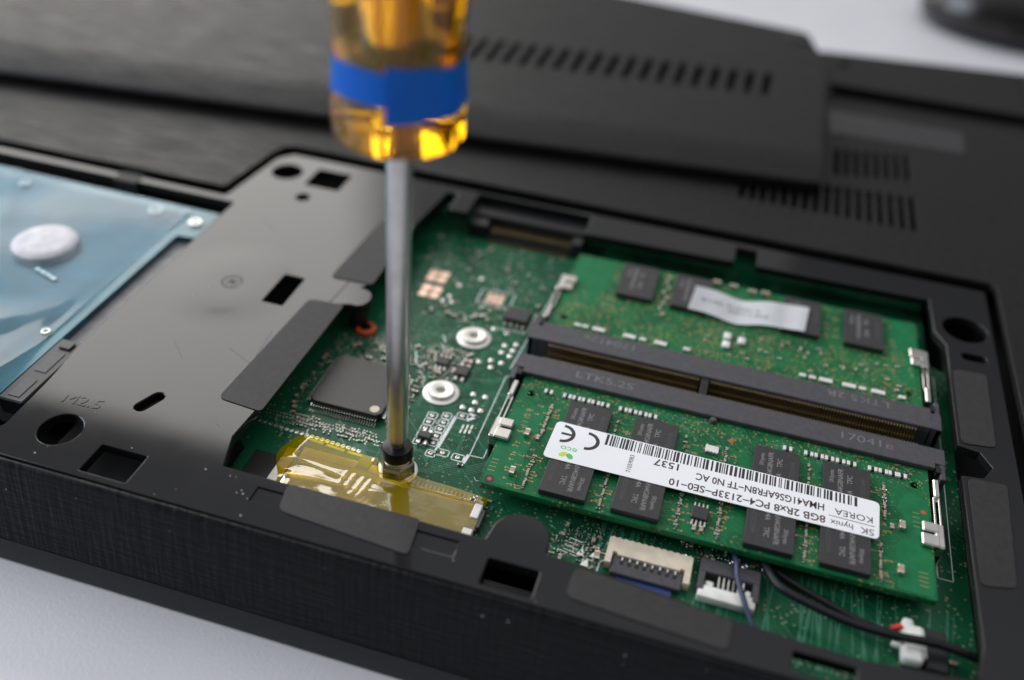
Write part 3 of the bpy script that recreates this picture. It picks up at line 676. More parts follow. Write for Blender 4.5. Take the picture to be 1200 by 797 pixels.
for k in range(6):
    bm = bmesh.new(); x, y = -7.6 + .75 * (k % 3), 14.2 + 1.2 * (k // 3) + .2 * (k % 3); box(bm, x - .16, x + .16, y - .5, y + .5, ZB, ZB + .08); part('solder_pad', bm, 'tin')
def soic(x0, x1, y0, y1, h, n, name='power_chip', parent=mb, zb=ZB, txt=False):
    bm = bmesh.new(); box(bm, x0, x1, y0, y1, zb + .15, zb + h, .12); c = link(name, finish(bm), 'chip', parent)
    bm = bmesh.new(); p = (x1 - x0) / n
    for k in range(n):
        u = x0 + p * (k + .5)
        for s, f in ((-1, y0), (1, y1)):
            a, b = sorted((f, f + s * .45)); box(bm, u - p * .22, u + p * .22, a, b, zb + h * .4, zb + h * .55)
            a, b = sorted((f + s * .35, f + s * 1.1)); box(bm, u - p * .22, u + p * .22, a, b, zb + .02, zb + h * .5, .05)
    link('chip_leads', finish(bm), 'tin', parent); return c
soic(-9.7, -4.9, 46.6, 50.8, 1.6, 4); soic(-17.9, -15.4, 29.4, 31.6, .9, 3); soic(-13.6, -11.0, 27.6, 30.3, 1.0, 2)
soic(-13.9, -11.6, 9.6, 11.1, 1.2, 2, 'small_transistor')
for x, y, r, me, nm in ((-12.2, 32.1, 0, CAPL, 'capacitor'), (-5.0, 6.3, 0, RES, 'resistor'), (20.7, -5.0, 95, CAPL, 'capacitor'), (20.6, -3.2, 95, RES, 'resistor'), (-17, 27.8, 30, CAP, 'capacitor'), (-4.6, 54.2, 80, CAP, 'capacitor'), (-2.2, -.9, 0, RES, 'resistor'), (-.6, -.4, 0, RES, 'resistor'), (1.0, -.9, 90, CAP, 'capacitor'), (-1.4, -2.0, 0, CAP, 'capacitor')):
    put(me, nm, x, y, ZB + .01, r)
for x, y in ((18.2, -4.9), (20.3, -4.6), (19.3, -6.6)):
    bm = bmesh.new(); f = bm.faces.new([bm.verts.new(q) for q in ((x - .7, y - .7, ZB + .05), (x + .6, y - .8, ZB + .05), (x + .2, y + .9, ZB + .05))])
    bmesh.ops.extrude_face_region(bm, geom=[f]); [setattr(v.co, 'z', ZB + .2) for v in list(bm.verts)[3:]]; bmesh.ops.recalc_face_normals(bm, faces=bm.faces); part('solder_pad', bm, 'tin')
# black edge socket at the back with its brown contacts
bm = bmesh.new(); box(bm, -26.5, -.6, 78.6, 83.6, ZB, 0.2, .2); box(bm, -26.5, -22.2, 75.2, 78.8, ZB, -.6, .2); box(bm, -3.0, -.6, 75.2, 78.8, ZB, -.6, .2); box(bm, -22, -3, 75.0, 76.0, ZB, -3.2, .1)
bs = part('edge_socket', bm, 'black')
bm = bmesh.new()
for k in range(37): box(bm, -21.6 + .5 * k, -21.33 + .5 * k, 76.2, 78.7, -2.6, -2.2); box(bm, -21.6 + .5 * k, -21.33 + .5 * k, 74.2, 75.2, ZB + .02, ZB + .2)
o = link('contact_pins', finish(bm), 'goldpin', bs); o['kind'] = 'stuff'
# flat-cable connectors along the front
bm = bmesh.new()
prof = [(22.0, -1.7)] + [(22.0 + 12.9 * k / 26, -1.5 + (.18 if k % 2 else -.06)) for k in range(1, 26)] + [(34.9, -1.7), (34.9, -6.8), (33.9, -6.8), (33.9, -4.3), (33.3, -4.3), (33.2, -4.75), (23.8, -4.75), (23.6, -4.3), (23.0, -4.3), (23.0, -6.6), (22.0, -6.6)]
zf = slab('ribbon_connector', [prof], ZB, -2.5, 'ivory', mb, .1)
bm = bmesh.new(); box(bm, 23.1, 33.8, -7.9, -4.2, ZB + .1, -3.0, .15); link('locking_flap', finish(bm), 'slot', zf)
for k in range(8):
    bm = bmesh.new(); box(bm, 24.4 + 1.15 * k, 24.75 + 1.15 * k, -5.5, -4.7, -3.1, -2.72, .08); link('contact', finish(bm), 'tin', zf)
    bm = bmesh.new(); box(bm, 24.3 + 1.15 * k, 24.85 + 1.15 * k, -6.1, -5.5, -3.02, -2.95); link('contact_slot', finish(bm), 'inside', zf)
bm = bmesh.new(); box(bm, 24.4, 32.6, -12, -7.9, -3.9, -3.6); link('ribbon_cable', finish(bm), 'blue', zf)
bm = bmesh.new(); box(bm, 36.0, 45.0, -3.6, -1.0, ZB, -2.4, .15); box(bm, 36.0, 37.0, -7.0, -3.4, ZB, -2.4, .15); box(bm, 44.0, 45.0, -7.0, -3.4, ZB, -2.4, .15)
js = part('wire_socket', bm, 'slot')
bm = bmesh.new(); box(bm, 36.2, 44.6, -8.2, -6.0, ZB + .1, -2.5, .25, 0, 2); box(bm, 37.1, 38.4, -6.0, -4.8, ZB + .1, -2.8, .2); box(bm, 43.0, 43.9, -6.0, -4.8, ZB + .1, -2.8, .2); link('slider', finish(bm, 40), 'nylon', js)
for k in range(6):
    bm = bmesh.new(); box(bm, 38.9 + .72 * k, 39.2 + .72 * k, -6.0, -3.6, -3.2, -2.75, .05); link('contact', finish(bm), 'tin', js)
bm = bmesh.new(); box(bm, 37.2, 43.8, -6.0, -3.6, ZB, -3.6); link('socket_floor', finish(bm), 'inside', js)
# connector that the yellow tape covers
bm = bmesh.new(); box(bm, -31.0, .2, -10.5, -2.0, ZB, -3.25, .15); fc = part('ribbon_connector', bm, 'ffc')
bm = bmesh.new(); box(bm, .3, 1.6, -4.9, -1.9, ZB, -2.7, .12); box(bm, .0, 1.6, -9.4, -7.0, ZB, -2.9, .12); link('end_tab', finish(bm), 'white', fc)
bm = bmesh.new(); box(bm, .9, 2.0, -7.0, -4.7, ZB, -3.2, .12); box(bm, 1.7, 2.3, -6.4, -2.6, ZB, -3.0, .1); link('end_latch', finish(bm), 'slot', fc)
bm = bmesh.new()
for k in range(60): box(bm, -30.4 + .5 * k, -30.2 + .5 * k, -1.95, -.9, ZB + .02, ZB + .12)
o = link('contact_pins', finish(bm), 'tail', fc); o['kind'] = 'stuff'
bm = bmesh.new()
for k in range(16): box(bm, -11.0 + .72 * k, -10.7 + .72 * k, -1.6, .6, ZB + .02, ZB + .1)
o = link('solder_tails', finish(bm), 'tail', fc); o['kind'] = 'stuff'
bm = bmesh.new(); box(bm, -30.6, -15.5, -8.8, -2.2, -3.27, -3.2, .03); link('reflective_backing', finish(bm), 'steel', fc)  # shiny sheet added under the tape to brighten its yellow
bm = bmesh.new(); box(bm, -30.6, -0.2, -1.9, -.5, ZB, ZB + .3, .05); box(bm, -30.6, -16.0, -.5, 1.3, ZB, ZB + .42, .05); link('pale_backing', finish(bm), 'tail', fc)  # pale backing added so the tape's rear edge looks bright yellow
bm = bmesh.new(); box(bm, -33.2, -31.1, -9.5, .4, ZB, ZB + .5, .1); link('pale_backing_end', finish(bm), 'tail', fc)  # same added backing, for the tape's left end
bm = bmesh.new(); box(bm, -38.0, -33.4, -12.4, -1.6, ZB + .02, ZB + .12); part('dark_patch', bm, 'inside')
bm = bmesh.new(); box(bm, -21.0, -18.6, -.4, 3.0, ZB, ZB + .5, .15); part('shield_clip', bm, 'alu')

# memory sockets, back to back
def latch(bm, sx, x, y0, sgn):
    """spring clip: sx = -1 left, 1 right; runs from the socket (y0) away from it (sgn)"""
    Y = lambda d: y0 + sgn * d
    def bx(xa, xb, da, db, za, zb, bev=.08):
        xs = sorted((x + sx * xa, x + sx * xb)); ys = sorted((Y(da), Y(db))); box(bm, xs[0], xs[1], ys[0], ys[1], za, zb, bev)
    bx(0.1, 1.1, 2.4, 6.4, -.9, .75, .2)                  # broad bright root
    bx(0.0, .32, 6.3, 13.2, -.7, .25, .05)                # two thin leaves
    bx(.75, 1.05, 6.3, 13.2, -.7, .45, .05)
    bx(.1, 1.0, 5.9, 7.0, -.6, .1, .05)
    bx(-.3, 1.25, 12.6, 17.6, -1.5, .85, .25)             # hook
    bx(-2.3, .4, 15.2, 17.6, .06, .95, .2); bx(-2.1, .4, 12.7, 14.7, .06, .95, .2)
    bx(.9, 1.25, 12.6, 17.4, ZB, .4, .05)
def socket(y0, y1, yp, front, lip, lab, texts):
    """y0..y1 body, yp the module side; front = direction of the module (-1 towards the viewer)"""
    bm = bmesh.new(); back = y1 if front < 0 else y0; face = y0 if front < 0 else y1
    ya, yb = sorted((face, back)); mid = face - front * 2.6
    box(bm, -.6, 70.6, ya, yb, .12, 1.0, .12)
    a, b = sorted((mid, back)); box(bm, -.6, 70.6, a, b, ZB, .2, .05)
    a, b = sorted((face, back)); box(bm, -.6, 70.6, a + .02, b - .02, ZB, -1.4, .05)
    for xs in ((-2.4, -.3), (70.2, 72.3)):
        a, b = sorted((face - front * 1.2, back)); box(bm, xs[0], xs[1], a, b, ZB, .96, .12)
    for xs in ((-2.5, -1.5), (71.3, 72.2)):
        a, b = sorted((face + front * 2.2, back)); box(bm, xs[0], xs[1], a, b, ZB, .8, .12)
    s = part('ram_slot', bm, 'slot'); s['label'] = lab
    for q in texts: link('moulded_lettering', text_mesh([q]), 'slot_text', s)
    bm = bmesh.new(); n = 131
    for k in range(n):
        x = 1.9 + .508 * k
        if 30.2 < x < 32.2: continue
        q = back - front * .02
        for (d0, d1, z0, z1) in ((0, .75, .25, .45), (.6, .8, -1.2, .45), (.6, 1.25, -1.4, -1.2), (1.1, 1.3, ZB, -1.2)):
            a, b = sorted((q - front * d0, q - front * d1)); box(bm, x - .13, x + .13, a, b, z0, z1)
    o = link('contact_pins', finish(bm), 'goldpin', s); o['kind'] = 'stuff'
    a, b = sorted((back, back - front * 2.6)); bm = bmesh.new(); box(bm, 30.5, 31.9, a, b, ZB, .7, .1); link('key_block', finish(bm), 'inside', s)
    for sx, x in ((-1, -.35), (1, 69.95)):
        bm = bmesh.new(); latch(bm, sx, x, face, front); link('latch', finish(bm), 'steel', s)
    a, b = sorted((face + front * .9, face - front * .7))
    for xs in ((-1.5, -.65), (70.65, 71.3)):
        bm = bmesh.new(); box(bm, xs[0], xs[1], a, b, -.4, .99); link('latch_pocket', finish(bm), 'inside', s)
    return s
socket(27.6, 32.7, 27.6, -1, 0, 'socket half nearer the viewer, lettering upright', [('LTK5.2S', 13.9, 30.1, 1.03, 2.5, 0, 1.25, 'CENTER', 0), ('17041e', 59.3, 30.4, 1.03, 2.5, 0, 1.25, 'CENTER', 0)])
socket(37.8, 43.3, 43.3, 1, 0, 'socket half farther from the viewer, lettering upside down', [('LTK5.2R', 58.0, 41.5, 1.03, 2.5, 180, 1.25, 'CENTER', 0), ('170412e', 12.6, 41.4, 1.03, 2.5, 180, 1.2, 'CENTER', 0)])
bm = bmesh.new(); lathe(bm, 33.8, 27.0, [(.01, .9), (.5, .85), (.62, .6), (.62, -.0)], 16); part('locating_peg', bm, 'slot', mb, 50)

# ------------------------------------------------------------------ the two memory modules
GR = 'memory modules in the two sockets'
VIA = None
def module(y0, y1, hole_y, label):
    t = thing('ram_module', (34.8, (y0 + y1) / 2, -1.2), label, 'memory module', GR)
    b = slab('circuit_board', [rnd(rect(0, 69.6, y0, y1), .5), circ(2.25, hole_y, .75), circ(67.35, hole_y, .75)], -1.2, 0, 'ram_pcb', t, .05)
    return t, b
def chips(t, xs, ys, lab, flip, wx=7.45, wy=10.95):
    cm = slab_mesh([rnd(rect(-wx / 2, wx / 2, -wy / 2, wy / 2), .15, 1)], .15, 1.2, .06, 1, 30); cm.materials.append(M['chip'])
    tm = text_mesh([('SKhynix', -2.35, 2.3, 1.215, .95, 90, .95, 'CENTER', 0), ('H5AN4G8NAFR', -.95, .4, 1.215, 1.18, 90, .98, 'CENTER', 0), ('TFC', .55, 2.3, 1.215, 1.15, 90, 1.0, 'CENTER', 0), ('534A', .55, -1.4, 1.215, 1.15, 90, 1.0, 'CENTER', 0)], .018); tm.materials.append(M['chip_text'])
    dm = text_mesh([('NCSS22SH4', 2.6, .6, 1.213, 1.0, 90, 1.0, 'CENTER', 0)]); dm.materials.append(M['chip_dim'])
    for j, y in enumerate(ys):
        for x in xs:
            c = put(cm, 'memory_chip', x, y, 0, 0, t)
            for me in (tm, dm):
                o = bpy.data.objects.new('chip_marking', me); COL.objects.link(o); o.parent = c; o.rotation_euler.z = R(180 if flip[j] else 0)
ramA, bA = module(0, 30, 23.4, 'front memory module with a barcoded white sticker across eight chips')
XS = (13.25, 24.75, 45.0, 56.2)
chips(ramA, XS, (6.1, 17.25), '', (True, False))
# plain copper pours at the ends
for pts in ([(.4, .5), (5.4, .5), (5.4, 8.5), (6.1, 20.0), (4.6, 21.6), (2.0, 19.0), (.4, 19.0)], [(64.0, .5), (69.2, .5), (69.2, 20.0), (66.4, 21.5), (64.6, 19.0), (65.8, 12), (64.0, 9)]):
    slab('copper_pour', [rnd(pts, .5)], -.01, .012, 'plain_pcb', ramA)
def wmesh(nx, lx, ly, h=.42):
    bm = bmesh.new(); box(bm, -lx / 2, lx / 2, -ly / 2 + .14, ly / 2 - .14, 0, h, .06, 0)
    for k in range(nx):
        for s in (-1, 1):
            u = -lx / 2 + lx * (k + .5) / nx; box(bm, u - lx / nx * .3, u + lx / nx * .3, s * ly / 2 - (.22 if s > 0 else 0), s * ly / 2 + (.22 if s < 0 else 0), 0, h * .85, .04, 1)
    me = finish(bm); me.materials.append(M['white']); me.materials.append(M['tin']); return me
W2, W4 = wmesh(2, 1.25, 1.0), wmesh(4, 2.4, 1.25)
def wdark():
    bm = bmesh.new()
    for s in (-1, 1): box(bm, s * .50 - .25, s * .50 + .25, -.5, .5, 0, .42, .05, 1)
    box(bm, -.27, .27, -.45, .45, 0, .36, .04, 0); me = finish(bm); me.materials.append(M['res']); me.materials.append(M['white']); return me
WD = wdark()
for x in (5.1, 8.5, 10.2, 11.9, 13.6, 15.3, 18.5, 20.2, 22.0, 23.7, 46.7, 50.2, 51.9, 53.6, 55.4, 57.2, 60.6, 62.3, 63.9, 65.3): put(WD, 'resistor_array', x, 24.6, 0.02, 0, ramA)
put(wmesh(4, 2.2, 1.8, .5), 'resistor_array', 34.5, 19.9, .02, 0, ramA)
for x, y0, y1, n in ((6.9, 1.2, 8.4, 11), (6.6, 13.6, 21.2, 15), (19.2, .8, 8.6, 11), (18.2, 16.5, 21.2, 5), (31.1, .8, 9.0, 12), (29.9, 18.8, 21.6, 3), (37.4, 1.0, 8.4, 11), (36.9, 17.2, 21, 5), (50.5, 1.0, 8.4, 11), (50.4, 16.5, 21.8, 6), (61.6, 1.0, 8.0, 11), (62.4, 14.0, 21.6, 13)):
    for k in range(n):
        put(TINY if k % 3 else TINYR, 'capacitor' if k % 3 else 'resistor', x + random.uniform(-.08, .08), y0 + (y1 - y0) * k / (n - 1), .02, random.choice((0, 90, 90, 70)), ramA)
for x, y in ((4.4, 13.0), (4.5, 3.7), (64.9, 13.0), (64.4, 3.8)): put(CAPL, 'capacitor', x, y, .02, 90, ramA)
for x, y in ((6.3, 12.6), (63.4, 12.4), (33.9, 1.7), (35.0, 1.8)): put(CAP, 'capacitor', x, y, .02, 90, ramA)
soic(33.1, 35.7, 3.4, 6.0, .85, 4, 'sensor_chip', ramA, .02)
bm = bmesh.new(); disc(bm, 1.45, 1.25, .02, .85, n=20); link('fiducial_mark', finish(bm), 'res', ramA)
bm = bmesh.new(); disc(bm, 1.45, 1.25, .03, .4, n=14); disc(bm, 37.4, 23.3, .03, .4, n=14); disc(bm, 68.4, 17.5, .03, .42, n=14); link('copper_dot', finish(bm), 'orange', ramA)
def fine(t, y0, y1, ymid0, ymid1, n, cols, extra):
    """tan via dots and short stubs too many to count"""
    bm = bmesh.new()
    for k in range(n):
        disc(bm, random.uniform(1, 68.6), random.uniform(ymid0, ymid1), .014, random.uniform(.09, .17), n=6)
    for x in cols:
        for k in range(26):
            y = random.uniform(y0 + .8, y1); d = random.choice((-1, 1)) * random.uniform(.5, 1.5); ribbon(bm, [(x + .25 * d, y), (x + d, y + random.uniform(-.3, .3))], .13, .016); disc(bm, x + d, y, .018, .17, n=6)
    for x, y, wd, h in extra:
        for k in range(4):
            for j in range(3): ribbon(bm, [(x + wd * j / 3, y + h * k / 4), (x + wd * (j + .6) / 3, y + h * k / 4)], .14, .016)
    o = link('via_dots', finish(bm), 'tan', t); o['kind'] = 'stuff'
fine(ramA, 0, 21, 22.8, 27.5, 420, (6.9, 19.2, 31.1, 37.4, 50.5, 61.8, 34, 4), [(.6, 3.2, 1.2, 3.4), (67.2, 2.2, 1.4, 3.4), (2.8, 15, 1, 4), (66.8, 14, 1, 4)])
bm = bmesh.new()
for k in range(120):
    x, y = random.uniform(2, 67), random.uniform(20.5, 27.3); pts = [(x, y)]
    for s in range(3):
        a = random.choice((0, 90, 45, 135, 180)); l = random.uniform(.5, 2.4); x += l * math.cos(R(a)); y += l * math.sin(R(a)) * .7
        if not (1 < x < 68.5 and .6 < y < 27.5): break
        pts.append((x, y))
    ribbon(bm, pts, .12, .006 + .00005 * k)
for c in (19.0, 30.8, 37.3, 50.6, 61.9):
    for k in range(14):
        y = random.uniform(.8, 22); ribbon(bm, [(c - 2.2, y), (c - .8, y + .5), (c + 1.2, y + .5), (c + 2.2, y + 1.0)], .13, .006 + .0002 * k)
o = link('copper_traces', finish(bm), 'trace', ramA); o['kind'] = 'stuff'
# sticker
ZS = 1.24
st = slab('label_sticker', [rnd([(8.3, 7.75), (61.1, 7.9), (61.3, 15.9), (8.6, 16.7)], 1.0, 6)], ZS, ZS + .1, 'sticker', ramA, .03)
ZT = ZS + .115
link('printed_text', text_mesh([('8GB 2Rx8 PC4\u22122133P\u2212SE0\u221210', 53.1, 9.35, ZT, 2.1, 180.3, .90, 'LEFT', 0), ('HMA41GS6AFR8N\u2212TF N0 AC', 52.9, 11.9, ZT, 2.1, 180.3, .755, 'LEFT', 0), ('1537', 30.2, 12.75, ZT, 2.1, 180, 1.05, 'LEFT', 0)], .035), 'brown_ink', st)
link('printed_name', text_mesh([('SK', 60.4, 9.05, ZT, 1.9, 180, 1.0, 'LEFT', .0), ('hynix', 57.3, 9.15, ZT, 1.7, 180, .95, 'LEFT', 0), ('KOREA', 60.3, 11.65, ZT, 1.85, 180, .98, 'LEFT', 0)]), 'ink', st)
bm = bmesh.new(); ribbon(bm, [(53.6, 10.45), (60.4, 10.35)], .12, ZT); link('printed_rule', finish(bm), 'ink', st)
bm = bmesh.new()
def arc(cx, cy, r, a0, a1, wd, z):
    n = 14
    for k in range(n):
        t0, t1 = R(a0 + (a1 - a0) * k / n), R(a0 + (a1 - a0) * (k + 1) / n)
        bm.faces.new([bm.verts.new((cx + q * math.cos(t), cy + q * math.sin(t), z)) for q, t in ((r - wd / 2, t0), (r + wd / 2, t0), (r + wd / 2, t1), (r - wd / 2, t1))])
arc(10.15, 14.0, 1.85, -92, 92, .62, ZT); ribbon(bm, [(10.2, 14.0), (11.7, 14.0)], .5, ZT + .001); arc(14.35, 13.6, 1.85, -92, 92, .62, ZT)
link('conformity_mark', finish(bm), 'ink', st)
link('eco_lettering', text_mesh([('eco', 12.0, 10.65, ZT, 1.75, 180, 1.1, 'CENTER', 0)]), 'eco', st)
bm = bmesh.new(); disc(bm, 11.35, 9.25, ZT, .75, .5, 12, R(40)); link('leaf_mark', finish(bm), 'eco2', st)
bm = bmesh.new(); disc(bm, 12.5, 9.1, ZT + .001, .7, .5, 12, R(-50)); link('leaf_mark', finish(bm), 'eco', st)
link('serial_number', text_mesh([('71059083', 22.2, 10.9, ZT, 1.05, 90, 1.0, 'CENTER', 0)]), 'ink', st)
bm = bmesh.new(); x = 17.3
rb = random.Random(5)
while x < 57.6:
    wd = rb.choice((.16, .16, .3, .3, .44)); ribbon_y = (13.75, 16.15 - .012 * (x - 17))
    y1 = 16.35 - .014 * (x - 17)
    bm.faces.new([bm.verts.new(q) for q in ((x, 13.75, ZT), (x + wd, 13.75, ZT), (x + wd, y1, ZT), (x, y1, ZT))]); x += wd + rb.choice((.16, .16, .3, .42))
link('barcode', finish(bm), 'ink', st)

ramB, bB = module(41, 71, 47.4, 'rear memory module with a small wavy white label between its chips')
chips(ramB, (14.0, 25.0, 47.0, 59.0), (63.6,), '', (False,), 7.4, 11.6)
slab('copper_pour', [rnd([(1.0, 50.0), (4, 51), (7.4, 57), (8.6, 70.2), (1.0, 70.2)], .6)], -.01, .012, 'plain_pcb', ramB)
slab('copper_pour', [rnd([(63.8, 50), (68.6, 50), (68.8, 70.2), (63.8, 70.2)], .6)], -.01, .012, 'plain_pcb', ramB)
for x, me in ((5.4, W2), (6.9, W2), (9.6, W4), (15.6, W4), (18.2, W2), (21.6, W4), (26.6, W2), (48.2, W2), (50.0, W2), (52.4, W4), (56.6, W4), (59.0, W2), (61.8, W4), (66.0, W2)): put(me, 'resistor_array', x, 45.6, .02, 0, ramB)
for x, y in ((33.6, 49.6), (33.6, 52.4), (36.4, 51.8)):
    bm = bmesh.new(); box(bm, x - .75, x + .75, y - 1.0, y + 1.0, .02, .7, .25, 0, 2); link('capacitor', finish(bm, 50), 'white', ramB)
for k in range(46):
    x, y = random.uniform(28, 66), random.uniform(44.8, 55)
    if any(abs(x - a) < 1.6 and abs(y - b) < 1.8 for a, b in ((33.6, 49.6), (33.6, 52.4), (36.4, 51.8))) or y < 46.6: continue
    put(TINY, 'capacitor', x, y, .02, random.choice((0, 90)), ramB)
for k in range(8): put(CAP, 'capacitor', random.uniform(19.2, 20.4), 55 + 1.9 * k, .02, 90, ramB)
for x, y in ((33.0, 70.0), (36.8, 69.4), (39.5, 69.8), (29.5, 70.2)): put(CAPL, 'capacitor', x, y, .02, 0, ramB)
fine(ramB, 44, 70, 44.5, 58, 1300, (10, 20, 31, 41, 53, 64), [(64.6, 57, 2.4, 4)])
bm = bmesh.new(); NX = 40; g = {}
for i in range(NX + 1):
    for j in range(5):
        x = 25.6 + 22.7 * i / NX; t = i / NX; z = 1.32 + (-.7 * math.exp(-((t - .42) / .16) ** 2)) + .25 * math.exp(-((t - .98) / .1) ** 2)
        g[i, j] = bm.verts.new((x - .6 * (1 - j / 4), 57.6 + .3 * (t - .5) + 8.6 * j / 4 - .9 * math.exp(-((t - .42) / .2) ** 2), z))
for i in range(NX):
    for j in range(4): bm.faces.new((g[i, j], g[i + 1, j], g[i + 1, j + 1], g[i, j + 1]))
r = bmesh.ops.solidify(bm, geom=bm.faces[:], thickness=.08)
rs = link('label_sticker', finish(bm, 60), 'sticker', ramB)
def sheet_z(x):
    t = (x - 25.6) / 22.7; return 1.32 + (-.7 * math.exp(-((t - .42) / .16) ** 2)) + .25 * math.exp(-((t - .98) / .1) ** 2)
bm = bmesh.new(); rq = random.Random(8)
for y, x0, x1, wd in ((61.6, 27.4, 31.0, .9), (61.9, 32.6, 39.2, .7), (60.2, 33.0, 40.4, .8)):
    x = x0
    while x < x1:                                  # blurred print, too soft to read: letter-sized strokes
        l = rq.uniform(.3, .7)
        for dx in (0, l * .7)[:rq.choice((1, 2))]: ribbon(bm, [(x + dx, y - wd / 2), (x + dx, y + wd / 2)], .13, sheet_z(x) + .13)
        ribbon(bm, [(x, y + rq.choice((-.3, 0, .3))), (x + l * .7, y)], .09, sheet_z(x) + .132); x += l + .45
o = link('printed_text', finish(bm), 'ink', rs); o['kind'] = 'stuff'

# ------------------------------------------------------------------ yellow tape over the ribbon connector
bm = bmesh.new(); NX, NY = 130, 44; g = {}
rr = random.Random(3); ph = [(rr.uniform(.25, 1.5), rr.uniform(-1.4, 1.4), rr.uniform(0, 6.3), rr.uniform(.4, 1)) for k in range(9)]
for i in range(NX + 1):
    for j in range(NY + 1):
        u, v = i / NX, j / NY
        x = -32.4 + 34.1 * u - .9 * v * (1 - u) + (1.1 * math.sin(v * 7) * (1 - u) ** 6); y = -10.2 + (12.8 - 1.9 * u + .7 * math.sin(u * 9) * (1 - u)) * v
        z = -2.98
        if y > -2.2:
            lf = max(0, min(1, (.52 - u) / .08)); z += lf * .10 * (y + 2.2) - (1 - lf) * .95 * min(1, (y + 2.2) / 1.6) ** 1.3
        am = .012 + .075 * max(0, 1 - u / .62) ** 1.1
        z += (.16 * math.exp(-((v - .33 - .25 * u) / .035) ** 2) + .10 * math.exp(-((v - .62 + .2 * u) / .03) ** 2)) * max(0, 1 - u / .55)
        for cc in (.30, .34, .385, .42): z += .12 * math.exp(-((u - cc - .06 * v) / .008) ** 2) * max(0, 1 - ((v - .5) / .22) ** 2)
        z += am * sum(q[3] * math.sin(q[0] * x + q[1] * y + q[2]) for q in ph) * .32
        if u < .08: z -= (.08 - u) * 8
        d = math.hypot(x + 14.3, y - 1.72); z += .5 * math.exp(-((d - 3.2) / 1.0) ** 2) * (1 if y < 3 else 0)
        g[i, j] = bm.verts.new((x, y, max(z, ZB + .16)))
for i in range(NX):
    for j in range(NY):
        c = (g[i, j].co + g[i + 1, j + 1].co) / 2
        if math.hypot(c.x + 14.3, c.y - 1.72) < 3.0: continue
        bm.faces.new((g[i, j], g[i + 1, j], g[i + 1, j + 1], g[i, j + 1]))
for v in [v for v in bm.verts if not v.link_faces]: bm.verts.remove(v)
o = link('tape', finish(bm, 180), 'kapton'); tag(o, 'crinkled yellow see-through tape over the ribbon connector below the screwdriver', 'tape')

# ------------------------------------------------------------------ cables
t = thing('cable', (58, -7, -3), 'thick black cable curving to a white plug at the board edge', 'cable')
bm = bmesh.new(); tube(bm, spline([(44.8, 2.0, -2.6), (45.6, -.6, -1.8), (47.6, -3.9, -1.2), (52, -5.8, -1.0), (58, -7.3, -.8), (64, -7.7, -.5), (70, -6.9, -.9), (76, -7.2, -1.6), (84, -8.4, -2.6)]), .66, 12); link('wire', finish(bm, 60), 'wire', t)
bm = bmesh.new(); tube(bm, spline([(46.0, 1.4, -3.2), (49, -.6, -3.0), (54, -2.8, -2.9), (60, -5.2, -2.6), (65.5, -6.2, -2.2)]), .55, 12); link('wire', finish(bm, 60), 'wire', t)
bm = bmesh.new(); box(bm, 64.9, 67.9, -10.0, -7.3, -3.8, -1.7, .7, 0, 3); box(bm, 64.6, 68.4, -6.6, -3.4, -3.8, -1.9, .8, 0, 3); box(bm, 65.3, 67.0, -4.2, -2.2, -3.8, -2.3, .5, 0, 2); box(bm, 65.6, 68.6, -8.4, -4.6, -3.8, -2.5, .2); box(bm, 63.7, 65.2, -7.6, -6.9, -3.4, -2.5, .2); pl = link('plug', finish(bm, 50), 'nylon', t)
bm = bmesh.new(); tube(bm, [(63.6, -5.2, -2.2), (65.0, -4.6, -1.9)], .45, 8); link('red_wire', finish(bm, 60), 'red', pl)
bm = bmesh.new(); box(bm, 68.4, 71.4, -10, -3, ZB, -2.6, .2); link('socket', finish(bm), 'black', t)
bm = bmesh.new(); tube(bm, spline([(40.6, 1.6, -2.6), (41.0, -1.4, -1.3), (41.4, -4.6, -.9), (42.8, -7.8, -1.6), (44.6, -11, -3.0)]), .42, 10)
o = link('cable', finish(bm, 60), 'bluewire'); tag(o, 'thin bluish wire crossing the small white and black socket', 'cable')

# ------------------------------------------------------------------ the screwdriver
TIP = (-14.3, 1.72, ZB + 4.6)
sd = thing('screwdriver', TIP, 'screwdriver with clear amber handle and blue tape standing on the screw', 'screwdriver', None, (0, R(1.04), 0))
def local(me, name, mat, parent=sd):
    me.materials.append(M[mat]); o = bpy.data.objects.new(name, me); COL.objects.link(o); o.parent = parent; return o
H0 = 56.4 - TIP[2]
bm = bmesh.new(); lathe(bm, 0, 0, [(.01, .9), (.9, .9), (1.2, 2.2), (1.72, 3.4), (1.74, 20), (1.74, H0 + 62), (.01, H0 + 62)], 40); local(finish(bm, 40), 'shaft', 'chrome')
def hr(th, h):
    """handle radius (mm) at height h above the handle's lower end"""
    if h < 1.6: base = 8.35 * (0.86 + .14 * math.sqrt(max(0, 1 - (1 - h / 1.6) ** 2)))
    elif h < 5: base = 8.35 + .12 * (h - 1.6) / 3.4
    elif h < 12: base = 8.47 - .5 * math.sin((h - 5) / 7 * math.pi / 2)
    elif h < 30: base = 7.97 + 1.3 * (1 - math.cos((h - 12) / 18 * math.pi)) / 2
    else: base = 9.27 if h < 86 else 9.27 * math.sqrt(max(.02, 1 - ((h - 86) / 14.2) ** 2 * .6))
    f = min(1, max(0, (h - 11) / 5)); f = f * f * (3 - 2 * f)
    flute = (0.5 + .5 * math.cos(6 * (th - R(-50)))) ** 2
    hexa = math.cos(math.pi / 6) / math.cos(((th - R(-80)) % (math.pi / 3)) - math.pi / 6)
    return 1.025 * base * (1 - .10 * f * flute) * (1 - .42 * (1 - hexa) * (1 if h > 1 else .5))
